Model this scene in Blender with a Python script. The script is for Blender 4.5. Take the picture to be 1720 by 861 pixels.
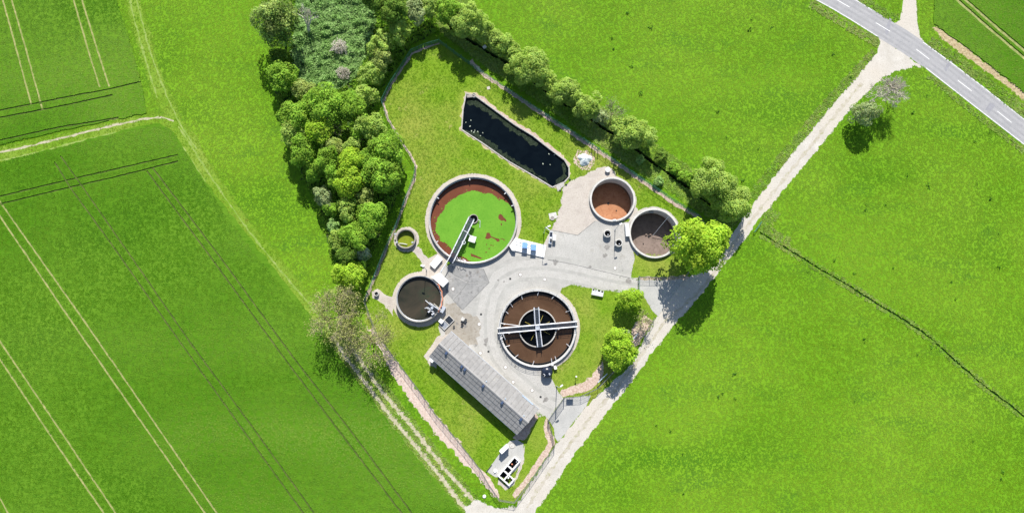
import bpy, bmesh, math, random
import numpy as np
from mathutils import Vector, Matrix
from mathutils.geometry import delaunay_2d_cdt

random.seed(7)
RNG = np.random.default_rng(11)
scene = bpy.context.scene
for o in list(bpy.data.objects):
    bpy.data.objects.remove(o)

# ------------------------------------------------------------------ camera
F = 1146.0                      # focal length in photograph pixels (1720 wide)
CX, CY = 860.0, 430.5
H = 174.0                       # flying height above the yard
TILT = math.radians(8.4)        # the drone looks a little ahead of straight down
cam_data = bpy.data.cameras.new("camera")
cam_data.sensor_width = 36.0
cam_data.lens = 36.0 * F / 1720.0
cam_data.clip_start = 1.0
cam_data.clip_end = 6000.0
cam = bpy.data.objects.new("camera", cam_data)
scene.collection.objects.link(cam)
cam.location = (0, 0, H)
cam.rotation_euler = (TILT, 0, 0)
scene.camera = cam

# ------------------------------------------------------------------ sky, sun, exposure
SUN_EL = math.radians(43.6)
world = bpy.data.worlds.new("World")
scene.world = world
world.use_nodes = True
wn = world.node_tree.nodes
wl = world.node_tree.links
wn.clear()
sky = wn.new("ShaderNodeTexSky")
sky.sky_type = 'NISHITA'
sky.sun_disc = False
sky.sun_elevation = SUN_EL
sky.sun_rotation = math.radians(3.0)
sky.altitude = 300
bg = wn.new("ShaderNodeBackground")
bg.inputs[1].default_value = 0.095
wo = wn.new("ShaderNodeOutputWorld")
wl.new(sky.outputs[0], bg.inputs[0])
wl.new(bg.outputs[0], wo.inputs[0])
sun_data = bpy.data.lights.new("sun", 'SUN')
sun_data.energy = 5.0
sun_data.angle = math.radians(0.55)
sun_data.color = (1.0, 0.955, 0.88)
sun = bpy.data.objects.new("sun", sun_data)
scene.collection.objects.link(sun)
sun.location = (0, 60, 120)
sun.rotation_euler = (-(math.pi / 2 - SUN_EL), 0, math.radians(-3.0))
scene.view_settings.view_transform = 'Standard'
scene.view_settings.look = 'None'
scene.view_settings.exposure = 0.56
scene.view_settings.gamma = 1.0
scene.view_settings.use_curve_mapping = False

# ------------------------------------------------------------------ helpers
ct, st = math.cos(TILT), math.sin(TILT)


def P(px, py, z=0.0):
    """point of the place at height z that lies on the sight line of a photo point"""
    dx = (px - CX) / F
    dy = -(py - CY) / F
    wy = dy * ct + st
    wz = dy * st - ct
    t = (H - z) / -wz
    return Vector((dx * t, wy * t, z))


def PL(pts, z=0.0):
    return [P(a, b, z) for a, b in pts]


def RAD(px, py, r, z=0.0):
    return (P(px + r, py, z) - P(px - r, py, z)).length / 2


def link(o, parent=None):
    scene.collection.objects.link(o)
    if parent is not None:
        o.parent = parent
    return o


def tag(o, label=None, cat=None, group=None, kind=None):
    if label:
        o["label"] = label
    if cat:
        o["category"] = cat
    if group:
        o["group"] = group
    if kind:
        o["kind"] = kind
    return o


def thing(name, loc, label, cat, group=None):
    o = bpy.data.objects.new(name, None)
    o.empty_display_size = 0.5
    o.location = loc
    link(o)
    return tag(o, label, cat, group)


def origin_of(parent):
    v = Vector((0, 0, 0))
    while parent is not None:
        v += parent.location
        parent = parent.parent
    return v


class MB:
    """collects faces in world coordinates and builds one mesh object"""

    def __init__(self):
        self.v = []
        self.f = []

    def add(self, vs, fs):
        b = len(self.v)
        self.v += [tuple(p) for p in vs]
        self.f += [tuple(i + b for i in q) for q in fs]
        return self

    def box(self, c, size, rot=0.0, tilt=None):
        x, y, z = size[0] / 2, size[1] / 2, size[2] / 2
        m = Matrix.Rotation(rot, 3, 'Z')
        if tilt is not None:
            m = tilt
        vs = [Vector(c) + m @ Vector((sx * x, sy * y, sz * z)) for sz in (-1, 1) for sy in (-1, 1) for sx in (-1, 1)]
        return self.add(vs, [(0, 2, 3, 1), (4, 5, 7, 6), (0, 1, 5, 4), (2, 6, 7, 3), (0, 4, 6, 2), (1, 3, 7, 5)])

    def prism(self, pts, z0, z1):
        n = len(pts)
        area = sum(pts[i][0] * pts[(i + 1) % n][1] - pts[(i + 1) % n][0] * pts[i][1] for i in range(n))
        if area < 0:
            pts = pts[::-1]
        vs = [(p[0], p[1], z0) for p in pts] + [(p[0], p[1], z1) for p in pts]
        fs = [tuple(range(n - 1, -1, -1)), tuple(range(n, 2 * n))]
        fs += [(i, (i + 1) % n, n + (i + 1) % n, n + i) for i in range(n)]
        return self.add(vs, fs)

    def lathe(self, x, y, prof, n=32, closed=False):
        """prof: list of (r, z); open profile unless closed"""
        vs = []
        k = len(prof)
        for i in range(n):
            a = 2 * math.pi * i / n
            for r, z in prof:
                vs.append((x + r * math.cos(a), y + r * math.sin(a), z))
        fs = []
        for i in range(n):
            j = (i + 1) % n
            for q in range(k if closed else k - 1):
                w = (q + 1) % k
                fs.append((i * k + q, j * k + q, j * k + w, i * k + w))
        return self.add(vs, fs)

    def ring(self, x, y, ri, ro, z0, z1, n=64, bev=0.0):
        if bev:
            return self.lathe(x, y, [(ri, z0), (ro, z0), (ro, z1 - bev), (ro - bev, z1), (ri + bev, z1), (ri, z1 - bev)], n, True)
        return self.lathe(x, y, [(ri, z0), (ro, z0), (ro, z1), (ri, z1)], n, True)

    def disc(self, x, y, r, z, n=48):
        vs = [(x + r * math.cos(2 * math.pi * i / n), y + r * math.sin(2 * math.pi * i / n), z) for i in range(n)]
        return self.add(vs, [tuple(range(n))])

    def cyl(self, x, y, z0, z1, r, n=16, r2=None):
        r2 = r if r2 is None else r2
        return self.lathe(x, y, [(0.0001, z0), (r, z0), (r2, z1), (0.0001, z1)], n)

    def tube(self, pts, r, n=6, r2=None):
        pts = [Vector(p) for p in pts]
        k = len(pts)
        vs = []
        for i, p in enumerate(pts):
            d = (pts[min(i + 1, k - 1)] - pts[max(i - 1, 0)])
            d = d.normalized() if d.length > 1e-9 else Vector((0, 0, 1))
            a = d.orthogonal().normalized() if abs(d.z) > 0.98 else d.cross(Vector((0, 0, 1))).normalized()
            b = d.cross(a)
            rr = r if r2 is None else r + (r2 - r) * i / (k - 1)
            for q in range(n):
                t = 2 * math.pi * q / n
                vs.append(p + a * (rr * math.cos(t)) + b * (rr * math.sin(t)))
        fs = []
        for i in range(k - 1):
            for q in range(n):
                w = (q + 1) % n
                fs.append((i * n + q, i * n + w, (i + 1) * n + w, (i + 1) * n + q))
        fs.append(tuple(range(n - 1, -1, -1)))
        fs.append(tuple((k - 1) * n + q for q in range(n)))
        return self.add(vs, fs)

    def build(self, name, mat, parent=None, smooth=False, origin=None):
        o0 = origin_of(parent)
        if parent is None and origin is not None:
            o0 = Vector(origin)
        me = bpy.data.meshes.new(name)
        me.from_pydata([(v[0] - o0.x, v[1] - o0.y, v[2] - o0.z) for v in self.v], [], self.f)
        bm = bmesh.new()
        bm.from_mesh(me)
        bmesh.ops.recalc_face_normals(bm, faces=bm.faces)
        bm.to_mesh(me)
        bm.free()
        if smooth:
            me.polygons.foreach_set("use_smooth", [True] * len(me.polygons))
            try:
                me.set_sharp_from_angle(angle=math.radians(40))
            except Exception:
                pass
        me.materials.append(mat)
        o = bpy.data.objects.new(name, me)
        if parent is None and origin is not None:
            o.location = o0
        return link(o, parent)


# ------------------------------------------------------------------ materials
def nodes_of(name):
    m = bpy.data.materials.new(name)
    m.use_nodes = True
    nt = m.node_tree
    nt.nodes.clear()
    out = nt.nodes.new("ShaderNodeOutputMaterial")
    return m, nt, out


def nz(nt, vec, scale, detail=4.0, rough=0.55, dist=0.0):
    n = nt.nodes.new("ShaderNodeTexNoise")
    n.inputs['Scale'].default_value = scale
    n.inputs['Detail'].default_value = detail
    n.inputs['Roughness'].default_value = rough
    n.inputs['Distortion'].default_value = dist
    nt.links.new(vec, n.inputs['Vector'])
    return n.outputs['Fac']


def ramp(nt, fac, stops):
    r = nt.nodes.new("ShaderNodeValToRGB")
    e = r.color_ramp.elements
    while len(e) > 1:
        e.remove(e[-1])
    e[0].position = stops[0][0]
    e[0].color = (*stops[0][1], 1)
    for p, c in stops[1:]:
        q = e.new(p)
        q.color = (*c, 1)
    nt.links.new(fac, r.inputs[0])
    return r.outputs[0]


def mix(nt, fac, a, b, mode='MIX'):
    m = nt.nodes.new("ShaderNodeMix")
    m.data_type = 'RGBA'
    m.blend_type = mode
    if isinstance(fac, (int, float)):
        m.inputs[0].default_value = fac
    else:
        nt.links.new(fac, m.inputs[0])
    for s, v in ((6, a), (7, b)):
        if isinstance(v, tuple):
            m.inputs[s].default_value = (*v, 1)
        else:
            nt.links.new(v, m.inputs[s])
    return m.outputs[2]


def math_node(nt, op, a, b=None):
    m = nt.nodes.new("ShaderNodeMath")
    m.operation = op
    for i, v in enumerate((a, b)):
        if v is None:
            continue
        if isinstance(v, (int, float)):
            m.inputs[i].default_value = v
        else:
            nt.links.new(v, m.inputs[i])
    return m.outputs[0]


def world_pos(nt):
    g = nt.nodes.new("ShaderNodeNewGeometry")
    return g.outputs['Position']


def stretched(nt, vec, rot, sx, sy):
    m = nt.nodes.new("ShaderNodeMapping")
    m.inputs['Rotation'].default_value = (0, 0, rot)
    m.inputs['Scale'].default_value = (sx, sy, 1)
    nt.links.new(vec, m.inputs['Vector'])
    return m.outputs[0]


def surf(name, a, b, scale=1.0, big=None, big_scale=0.05, fine=None, fine_scale=8.0, rough=0.85, bump=0.0, bump_scale=4.0,
         bump_dist=0.1, spec=0.12, stretch=None, spots=None, spot_scale=0.6, spot_lo=0.62, spot_hi=0.7):
    """surface colours: two tones at one scale, a third over large patches, a fine grain, and relief"""
    m, nt, out = nodes_of(name)
    pos = world_pos(nt)
    vec = pos if stretch is None else stretched(nt, pos, *stretch)
    col = ramp(nt, nz(nt, vec, scale, 5.0), [(0.32, a), (0.68, b)])
    if big is not None:
        f = ramp(nt, nz(nt, pos, big_scale, 3.0), [(0.4, (0, 0, 0)), (0.66, (1, 1, 1))])
        col = mix(nt, f, col, big)
    if fine is not None:
        f = ramp(nt, nz(nt, vec, fine_scale, 3.0, 0.7), [(0.5, (0, 0, 0)), (0.72, (1, 1, 1))])
        col = mix(nt, f, col, fine)
    if spots is not None:
        f = ramp(nt, nz(nt, pos, spot_scale, 4.0, 0.6), [(spot_lo, (0, 0, 0)), (spot_hi, (1, 1, 1))])
        col = mix(nt, f, col, spots)
    p = nt.nodes.new("ShaderNodeBsdfPrincipled")
    nt.links.new(col, p.inputs['Base Color'])
    p.inputs['Roughness'].default_value = rough
    p.inputs['Specular IOR Level'].default_value = spec
    if bump:
        bn = nt.nodes.new("ShaderNodeBump")
        bn.inputs['Strength'].default_value = bump
        bn.inputs['Distance'].default_value = bump_dist
        nt.links.new(nz(nt, vec, bump_scale, 5.0, 0.65), bn.inputs['Height'])
        nt.links.new(bn.outputs[0], p.inputs['Normal'])
    nt.links.new(p.outputs[0], out.inputs[0])
    return m


def plain(name, c, rough=0.5, metal=0.0, spec=0.4, var=0.12):
    """one colour with slight grime"""
    m, nt, out = nodes_of(name)
    pos = world_pos(nt)
    d = tuple(x * (1 - var * 2) for x in c)
    col = ramp(nt, nz(nt, pos, 2.3, 6.0, 0.65), [(0.3, d), (0.62, c)])
    p = nt.nodes.new("ShaderNodeBsdfPrincipled")
    nt.links.new(col, p.inputs['Base Color'])
    p.inputs['Roughness'].default_value = rough
    p.inputs['Metallic'].default_value = metal
    p.inputs['Specular IOR Level'].default_value = spec
    nt.links.new(p.outputs[0], out.inputs[0])
    return m


def leaf(name, a, b, trans=0.25, big=None, big_scale=0.06, rough=0.6, soft=None):
    """foliage: two greens by place, times the tint each leaf carries"""
    m, nt, out = nodes_of(name)
    pos = world_pos(nt)
    col = ramp(nt, nz(nt, pos, 0.35, 4.0), [(0.35, a), (0.65, b)])
    if big is not None:
        f = ramp(nt, nz(nt, pos, big_scale, 3.0), [(0.4, (0, 0, 0)), (0.66, (1, 1, 1))])
        col = mix(nt, f, col, big)
    if soft is not None:
        for k_, (c_, sc_, lo_, hi_, rot_) in enumerate(soft):
            v_ = stretched(nt, pos, rot_, 1.0, 2.6)
            f = ramp(nt, nz(nt, v_, sc_, 2.0, 0.5, 0.5), [(lo_, (0, 0, 0)), (hi_, (0.85, 0.85, 0.85))])
            col = mix(nt, f, col, c_)
    at = nt.nodes.new("ShaderNodeAttribute")
    at.attribute_name = "tint"
    col = mix(nt, 1.0, col, at.outputs['Color'], 'MULTIPLY')
    p = nt.nodes.new("ShaderNodeBsdfPrincipled")
    nt.links.new(col, p.inputs['Base Color'])
    p.inputs['Roughness'].default_value = rough
    p.inputs['Specular IOR Level'].default_value = 0.06
    tr = nt.nodes.new("ShaderNodeBsdfTranslucent")
    nt.links.new(col, tr.inputs['Color'])
    ms = nt.nodes.new("ShaderNodeMixShader")
    ms.inputs[0].default_value = trans
    nt.links.new(p.outputs[0], ms.inputs[1])
    nt.links.new(tr.outputs[0], ms.inputs[2])
    nt.links.new(ms.outputs[0], out.inputs[0])
    return m


def water(name, a, b, scale=0.3, rough=0.12, bump=0.03, scum=None, scum_scale=0.4, lo=0.6, hi=0.68, spec=0.5):
    m, nt, out = nodes_of(name)
    pos = world_pos(nt)
    col = ramp(nt, nz(nt, pos, scale, 5.0, 0.6, 0.6), [(0.35, a), (0.68, b)])
    if scum is not None:
        f = ramp(nt, nz(nt, pos, scum_scale, 6.0, 0.65, 0.8), [(lo, (0, 0, 0)), (hi, (1, 1, 1))])
        col = mix(nt, f, col, scum)
    p = nt.nodes.new("ShaderNodeBsdfPrincipled")
    nt.links.new(col, p.inputs['Base Color'])
    p.inputs['Roughness'].default_value = rough
    p.inputs['IOR'].default_value = 1.33
    p.inputs['Specular IOR Level'].default_value = spec
    bn = nt.nodes.new("ShaderNodeBump")
    bn.inputs['Strength'].default_value = bump
    bn.inputs['Distance'].default_value = 0.05
    nt.links.new(nz(nt, pos, 3.0, 3.0), bn.inputs['Height'])
    nt.links.new(bn.outputs[0], p.inputs['Normal'])
    nt.links.new(p.outputs[0], out.inputs[0])
    return m


M = {}
M['meadow'] = surf('meadow', (0.112, 0.262, 0.007), (0.132, 0.288, 0.010), 0.5, big=(0.160, 0.310, 0.014), big_scale=0.03,
                   fine=(0.098, 0.240, 0.007), fine_scale=5.0, bump=0.3, bump_scale=6.0, bump_dist=0.1)
M['lawn'] = surf('lawn', (0.125, 0.24, 0.010), (0.18, 0.29, 0.018), 0.45, big=(0.245, 0.29, 0.045), big_scale=0.06,
                 fine=(0.09, 0.18, 0.010), fine_scale=2.6, bump=0.6, bump_scale=2.6, bump_dist=0.14,
                 spots=(0.30, 0.27, 0.10), spot_scale=0.22, spot_lo=0.64, spot_hi=0.74)
M['crop_soil'] = surf('crop_soil', (0.085, 0.225, 0.007), (0.13, 0.27, 0.014), 0.7, fine=(0.07, 0.195, 0.006), fine_scale=3.0,
                      bump=0.7, bump_scale=2.0, bump_dist=0.2)
M['rut'] = surf('rut', (0.19, 0.23, 0.07), (0.36, 0.35, 0.15), 0.8, fine=(0.14, 0.22, 0.03), fine_scale=1.3, bump=0.4)
M['rut_shade'] = surf('rut_shade', (0.05, 0.09, 0.015), (0.12, 0.15, 0.04), 0.5, fine=(0.035, 0.075, 0.01), fine_scale=1.5, bump=0.4)  # darker track soil, the crop's shadow put into its colour
M['verge'] = surf('verge', (0.12, 0.25, 0.012), (0.19, 0.31, 0.025), 0.8, big=(0.24, 0.31, 0.05), fine=(0.07, 0.17, 0.016), fine_scale=2.0, bump=0.9,
                  bump_scale=1.4, bump_dist=0.3)
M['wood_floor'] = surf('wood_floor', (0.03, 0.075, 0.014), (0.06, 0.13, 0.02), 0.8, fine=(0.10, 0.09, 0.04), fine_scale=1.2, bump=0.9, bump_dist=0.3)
M['asphalt'] = surf('asphalt', (0.31, 0.31, 0.315), (0.365, 0.362, 0.365), 0.5, fine=(0.24, 0.24, 0.26), fine_scale=5.0, bump=0.1, bump_scale=20,
                    stretch=(0.0, 1, 1), spots=(0.20, 0.20, 0.23), spot_scale=0.10, spot_lo=0.66, spot_hi=0.72)
M['gravel'] = surf('gravel', (0.44, 0.415, 0.37), (0.54, 0.515, 0.47), 0.35, big=(0.50, 0.46, 0.40), big_scale=0.07, fine=(0.36, 0.33, 0.28), fine_scale=3.0,
                   bump=0.25, bump_scale=6)
M['pink_gravel'] = surf('pink_gravel', (0.395, 0.355, 0.315), (0.49, 0.45, 0.405), 0.6, fine=(0.33, 0.28, 0.24), fine_scale=3.0, bump=0.3, bump_scale=6,
                        big=(0.47, 0.43, 0.38), big_scale=0.15)
M['chips'] = surf('chips', (0.40, 0.29, 0.23), (0.58, 0.48, 0.41), 1.6, fine=(0.28, 0.19, 0.14), fine_scale=3.5, bump=0.6, bump_scale=5)
M['yard'] = surf('yard', (0.335, 0.33, 0.31), (0.415, 0.405, 0.38), 0.3, big=(0.45, 0.44, 0.415), big_scale=0.1, fine=(0.26, 0.255, 0.24), fine_scale=3.5,
                 bump=0.12, bump_scale=12, spots=(0.25, 0.235, 0.205), spot_scale=0.2, spot_lo=0.6, spot_hi=0.8)
M['slab'] = surf('slab', (0.235, 0.235, 0.23), (0.325, 0.32, 0.31), 0.4, fine=(0.18, 0.18, 0.175), fine_scale=1.2, bump=0.1, bump_scale=12,
                 spots=(0.13, 0.13, 0.13), spot_scale=0.4, spot_lo=0.6, spot_hi=0.72)
M['apron'] = surf('apron', (0.37, 0.37, 0.355), (0.44, 0.435, 0.415), 0.3, fine=(0.32, 0.32, 0.305), fine_scale=3.0, bump=0.1, bump_scale=12)
M['concrete'] = surf('concrete', (0.36, 0.345, 0.315), (0.47, 0.455, 0.425), 0.6, fine=(0.28, 0.26, 0.23), fine_scale=3.0, bump=0.15, bump_scale=8, rough=0.9)
M['light_concrete'] = surf('light_concrete', (0.48, 0.47, 0.445), (0.56, 0.55, 0.525), 0.6, fine=(0.35, 0.335, 0.305), fine_scale=2.0, bump=0.1, bump_scale=8)
M['old_concrete'] = surf('old_concrete', (0.24, 0.22, 0.20), (0.38, 0.35, 0.32), 0.8, fine=(0.18, 0.16, 0.14), fine_scale=3.0, bump=0.25, bump_scale=6)
M['white'] = plain('white', (0.80, 0.80, 0.79), 0.5)
M['white_metal'] = plain('white_metal', (0.72, 0.74, 0.78), 0.35, 0.1)
M['galv'] = plain('galv', (0.52, 0.56, 0.62), 0.4, 0.35)
M['grating'] = plain('grating', (0.035, 0.048, 0.07), 0.5, 0.2, var=0.3)
M['dark_metal'] = plain('dark_metal', (0.045, 0.05, 0.055), 0.5, 0.2)
M['black'] = plain('black', (0.010, 0.010, 0.012), 0.6)
M['blue_sheet'] = plain('blue_sheet', (0.13, 0.30, 0.66), 0.45)
M['green_metal'] = plain('green_metal', (0.05, 0.19, 0.15), 0.5)
M['grey_wire'] = plain('grey_wire', (0.20, 0.21, 0.20), 0.5, 0.3)
M['navy'] = plain('navy', (0.018, 0.026, 0.048), 0.28, var=0.25)
M['orange'] = plain('orange', (0.66, 0.25, 0.14), 0.5)
M['yellow'] = plain('yellow', (0.48, 0.40, 0.08), 0.6, var=0.25)
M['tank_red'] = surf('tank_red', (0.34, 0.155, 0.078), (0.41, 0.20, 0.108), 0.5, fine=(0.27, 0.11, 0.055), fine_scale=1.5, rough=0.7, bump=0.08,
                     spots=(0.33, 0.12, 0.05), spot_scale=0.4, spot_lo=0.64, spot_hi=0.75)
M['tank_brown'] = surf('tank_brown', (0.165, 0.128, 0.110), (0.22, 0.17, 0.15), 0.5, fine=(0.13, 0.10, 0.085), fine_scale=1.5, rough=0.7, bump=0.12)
M['brick_wall'] = surf('brick_wall', (0.40, 0.36, 0.31), (0.50, 0.46, 0.40), 0.7, bump=0.1)
M['sheet_a'] = surf('sheet_a', (0.38, 0.36, 0.36), (0.47, 0.445, 0.44), 0.5, fine=(0.33, 0.30, 0.30), fine_scale=2.0, rough=0.8, bump=0.1,
                    spots=(0.47, 0.43, 0.34), spot_scale=0.5, spot_lo=0.66, spot_hi=0.74)
M['water_brown'] = water('water_brown', (0.068, 0.037, 0.020), (0.095, 0.054, 0.031), 0.25, 0.2, scum=(0.14, 0.085, 0.055), scum_scale=0.5, lo=0.66, hi=0.78)
M['water_red'] = water('water_red', (0.125, 0.040, 0.020), (0.16, 0.055, 0.028), 0.3, 0.25, scum=(0.20, 0.10, 0.05), scum_scale=0.7, lo=0.70, hi=0.76)
M['duckweed'] = surf('duckweed', (0.105, 0.275, 0.022), (0.135, 0.315, 0.028), 0.35, fine=(0.085, 0.225, 0.016), fine_scale=2.2, rough=0.8, bump=0.05)
M['water_murk'] = water('water_murk', (0.022, 0.024, 0.017), (0.058, 0.047, 0.033), 0.12, 0.1, scum=(0.030, 0.044, 0.026), scum_scale=0.22, lo=0.55, hi=0.72)
M['water_lime'] = water('water_lime', (0.14, 0.18, 0.008), (0.20, 0.25, 0.010), 0.8, 0.4)
M['water_dark'] = water('water_dark', (0.0015, 0.002, 0.003), (0.004, 0.005, 0.006), 0.3, 0.06, 0.02, spec=0.2)
M['water_pond'] = water('water_pond', (0.0015, 0.0035, 0.006), (0.0030, 0.0060, 0.009), 0.25, 0.04, 0.015, spec=0.2)
M['bark'] = surf('bark', (0.10, 0.08, 0.06), (0.17, 0.14, 0.11), 2.0, bump=0.3)
M['pale_bark'] = surf('pale_bark', (0.58, 0.54, 0.45), (0.72, 0.68, 0.60), 2.0, bump=0.2)
M['twig'] = surf('twig', (0.26, 0.22, 0.15), (0.36, 0.31, 0.22), 1.0)
M['twig_pink'] = surf('twig_pink', (0.50, 0.46, 0.38), (0.62, 0.58, 0.49), 1.0)
M['paint'] = plain('paint', (0.78, 0.78, 0.76), 0.6)
M['earth'] = surf('earth', (0.36, 0.28, 0.15), (0.50, 0.42, 0.26), 0.9, fine=(0.20, 0.14, 0.07), fine_scale=1.6, bump=0.9, bump_scale=2.0, bump_dist=0.3)
M['tarp'] = surf('tarp', (0.62, 0.68, 0.68), (0.74, 0.78, 0.77), 0.7, fine=(0.48, 0.56, 0.57), fine_scale=1.2, rough=0.4, bump=0.5, bump_scale=2.0)
M['scum_dark'] = surf('scum_dark', (0.006, 0.014, 0.007), (0.022, 0.034, 0.018), 1.2, fine=(0.05, 0.065, 0.05), fine_scale=2.5, bump=0.3)

# foliage
M['leaf_mid'] = leaf('leaf_mid', (0.211, 0.392, 0.038), (0.325, 0.526, 0.064), 0.45)
M['leaf_bright'] = leaf('leaf_bright', (0.300, 0.500, 0.030), (0.410, 0.600, 0.060), 0.45)
M['leaf_lime'] = leaf('leaf_lime', (0.302, 0.482, 0.035), (0.410, 0.582, 0.054), 0.45)
M['leaf_pale'] = leaf('leaf_pale', (0.320, 0.470, 0.075), (0.430, 0.580, 0.135), 0.45)
M['leaf_dark'] = leaf('leaf_dark', (0.12, 0.23, 0.03), (0.20, 0.32, 0.05), 0.4)
M['leaf_olive'] = leaf('leaf_olive', (0.285, 0.381, 0.077), (0.433, 0.515, 0.155), 0.45)
M['leaf_grey'] = leaf('leaf_grey', (0.31, 0.40, 0.16), (0.43, 0.51, 0.24), 0.45)
M['leaf_flower'] = leaf('leaf_flower', (0.18, 0.30, 0.08), (0.60, 0.66, 0.52), 0.35)
M['leaf_nettle'] = leaf('leaf_nettle', (0.26, 0.44, 0.12), (0.38, 0.56, 0.20), 0.45)
M['grass_meadow'] = leaf('grass_meadow', (0.140, 0.290, 0.012), (0.156, 0.310, 0.015), 0.3, big=(0.192, 0.338, 0.026), big_scale=0.03,
                         soft=[((0.078, 0.232, 0.010), 0.020, 0.50, 0.75, 0.9), ((0.200, 0.362, 0.024), 0.014, 0.5, 0.75, -0.7), ((0.100, 0.250, 0.022), 0.06, 0.55, 0.8, 0.3)])
M['grass_lawn'] = leaf('grass_lawn', (0.135, 0.29, 0.010), (0.19, 0.34, 0.018), 0.3, big=(0.25, 0.34, 0.045))
M['grass_crop'] = leaf('grass_crop', (0.076, 0.205, 0.006), (0.090, 0.226, 0.010), 0.3, big=(0.115, 0.252, 0.016), big_scale=0.03,
                       soft=[((0.054, 0.168, 0.006), 0.018, 0.48, 0.70, 0.95), ((0.060, 0.178, 0.008), 0.35, 0.5, 0.8, 0.95), ((0.185, 0.325, 0.040), 0.011, 0.44, 0.70, 0.95)])
M['grass_verge'] = leaf('grass_verge', (0.19, 0.36, 0.035), (0.29, 0.44, 0.08), 0.45, big=(0.34, 0.43, 0.12))
M['dark_tar'] = surf('dark_tar', (0.24, 0.24, 0.26), (0.30, 0.30, 0.32), 1.0)
M['leaf_pad'] = plain('leaf_pad', (0.40, 0.46, 0.36), 0.5)
M['glass'] = plain('glass', (0.03, 0.04, 0.05), 0.08, spec=0.6)
M['pale_blue'] = plain('pale_blue', (0.42, 0.52, 0.62), 0.4)
M['vent_blue'] = plain('vent_blue', (0.055, 0.085, 0.16), 0.4)


def roof_mat():
    m, nt, out = nodes_of('roof_sheet')
    pos = world_pos(nt)
    col = ramp(nt, nz(nt, pos, 1.1, 6.0, 0.7), [(0.3, (0.265, 0.26, 0.255)), (0.66, (0.34, 0.332, 0.325))])
    f = ramp(nt, nz(nt, pos, 0.35, 6.0, 0.7), [(0.62, (0, 0, 0)), (0.8, (1, 1, 1))])
    col = mix(nt, f, col, (0.42, 0.39, 0.33))
    oi = nt.nodes.new("ShaderNodeObjectInfo")
    v = math_node(nt, 'MULTIPLY_ADD', oi.outputs['Random'], 0.12)
    v.node.inputs[2].default_value = 0.9
    hs = nt.nodes.new("ShaderNodeHueSaturation")
    nt.links.new(v, hs.inputs['Value'])
    nt.links.new(col, hs.inputs['Color'])
    p = nt.nodes.new("ShaderNodeBsdfPrincipled")
    nt.links.new(hs.outputs[0], p.inputs['Base Color'])
    p.inputs['Roughness'].default_value = 0.8
    nt.links.new(p.outputs[0], out.inputs[0])
    return m


M['roof_sheet'] = roof_mat()
M['lane'] = surf('lane', (0.34, 0.31, 0.20), (0.48, 0.44, 0.33), 0.7, fine=(0.18, 0.23, 0.06), fine_scale=0.8, bump=0.3)
M['pond_soil'] = surf('pond_soil', (0.40, 0.33, 0.19), (0.52, 0.45, 0.30), 0.7, fine=(0.26, 0.26, 0.09), fine_scale=1.3, bump=0.4)
M['dark_gate'] = plain('dark_gate', (0.10, 0.12, 0.14), 0.5, 0.2)
M['leaf_weed'] = leaf('leaf_weed', (0.07, 0.19, 0.02), (0.11, 0.25, 0.03), 0.3)
M['rut_pale'] = surf('rut_pale', (0.17, 0.28, 0.04), (0.27, 0.34, 0.10), 0.6, fine=(0.12, 0.24, 0.02), fine_scale=1.3, bump=0.3)
M['leaf_blossom'] = leaf('leaf_blossom', (0.36, 0.33, 0.30), (0.48, 0.44, 0.41), 0.3)
M['path_grass'] = surf('path_grass', (0.115, 0.235, 0.010), (0.165, 0.285, 0.020), 0.6, big=(0.205, 0.295, 0.04), big_scale=0.08, fine=(0.08, 0.19, 0.012), fine_scale=2.0, bump=0.6, bump_scale=2.0, bump_dist=0.2)
M['worn_lane'] = surf('worn_lane', (0.39, 0.38, 0.355), (0.455, 0.445, 0.42), 0.5, fine=(0.31, 0.30, 0.28), fine_scale=3.0, bump=0.1, bump_scale=12)
M['tyre_band'] = surf('tyre_band', (0.315, 0.31, 0.29), (0.385, 0.38, 0.355), 0.4, fine=(0.42, 0.41, 0.385), fine_scale=1.4, bump=0.1, bump_scale=12)
M['brown_stain'] = surf('brown_stain', (0.27, 0.245, 0.205), (0.35, 0.325, 0.285), 0.5, fine=(0.22, 0.19, 0.15), fine_scale=1.6, bump=0.1, bump_scale=12)
M['shade_stain_wall'] = surf('shade_stain_wall', (0.10, 0.075, 0.055), (0.17, 0.13, 0.10), 0.8, fine=(0.07, 0.05, 0.04), fine_scale=2.0)  # stained brown, made dark to paint deeper shade into the deep tanks
M['tar_joint'] = surf('tar_joint', (0.16, 0.16, 0.155), (0.22, 0.22, 0.215), 1.0)
M['leaf_spring'] = leaf('leaf_spring', (0.40, 0.43, 0.12), (0.52, 0.53, 0.22), 0.45)
M['leaf_mixed'] = leaf('leaf_mixed', (0.13, 0.23, 0.04), (0.36, 0.46, 0.13), 0.4)
M['crop_top'] = surf('crop_top', (0.054, 0.160, 0.005), (0.080, 0.198, 0.009), 0.9, big=(0.110, 0.228, 0.016), big_scale=0.02, fine=(0.046, 0.135, 0.005), fine_scale=2.5, bump=0.4, bump_scale=2.5, bump_dist=0.15, spec=0.06, stretch=(0.95, 0.22, 1.0))
M['pale_chips'] = surf('pale_chips', (0.44, 0.335, 0.28), (0.60, 0.51, 0.45), 1.6, fine=(0.33, 0.24, 0.19), fine_scale=3.5, bump=0.5, bump_scale=5)
M['track_mid'] = surf('track_mid', (0.38, 0.345, 0.28), (0.48, 0.45, 0.39), 0.8, fine=(0.28, 0.28, 0.14), fine_scale=1.0, bump=0.3)
M['wheel_path'] = surf('wheel_path', (0.275, 0.275, 0.28), (0.33, 0.328, 0.332), 0.4, fine=(0.23, 0.23, 0.25), fine_scale=2.0)
M['oil'] = surf('oil', (0.20, 0.19, 0.18), (0.30, 0.29, 0.27), 0.9, fine=(0.15, 0.145, 0.135), fine_scale=2.0)
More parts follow.
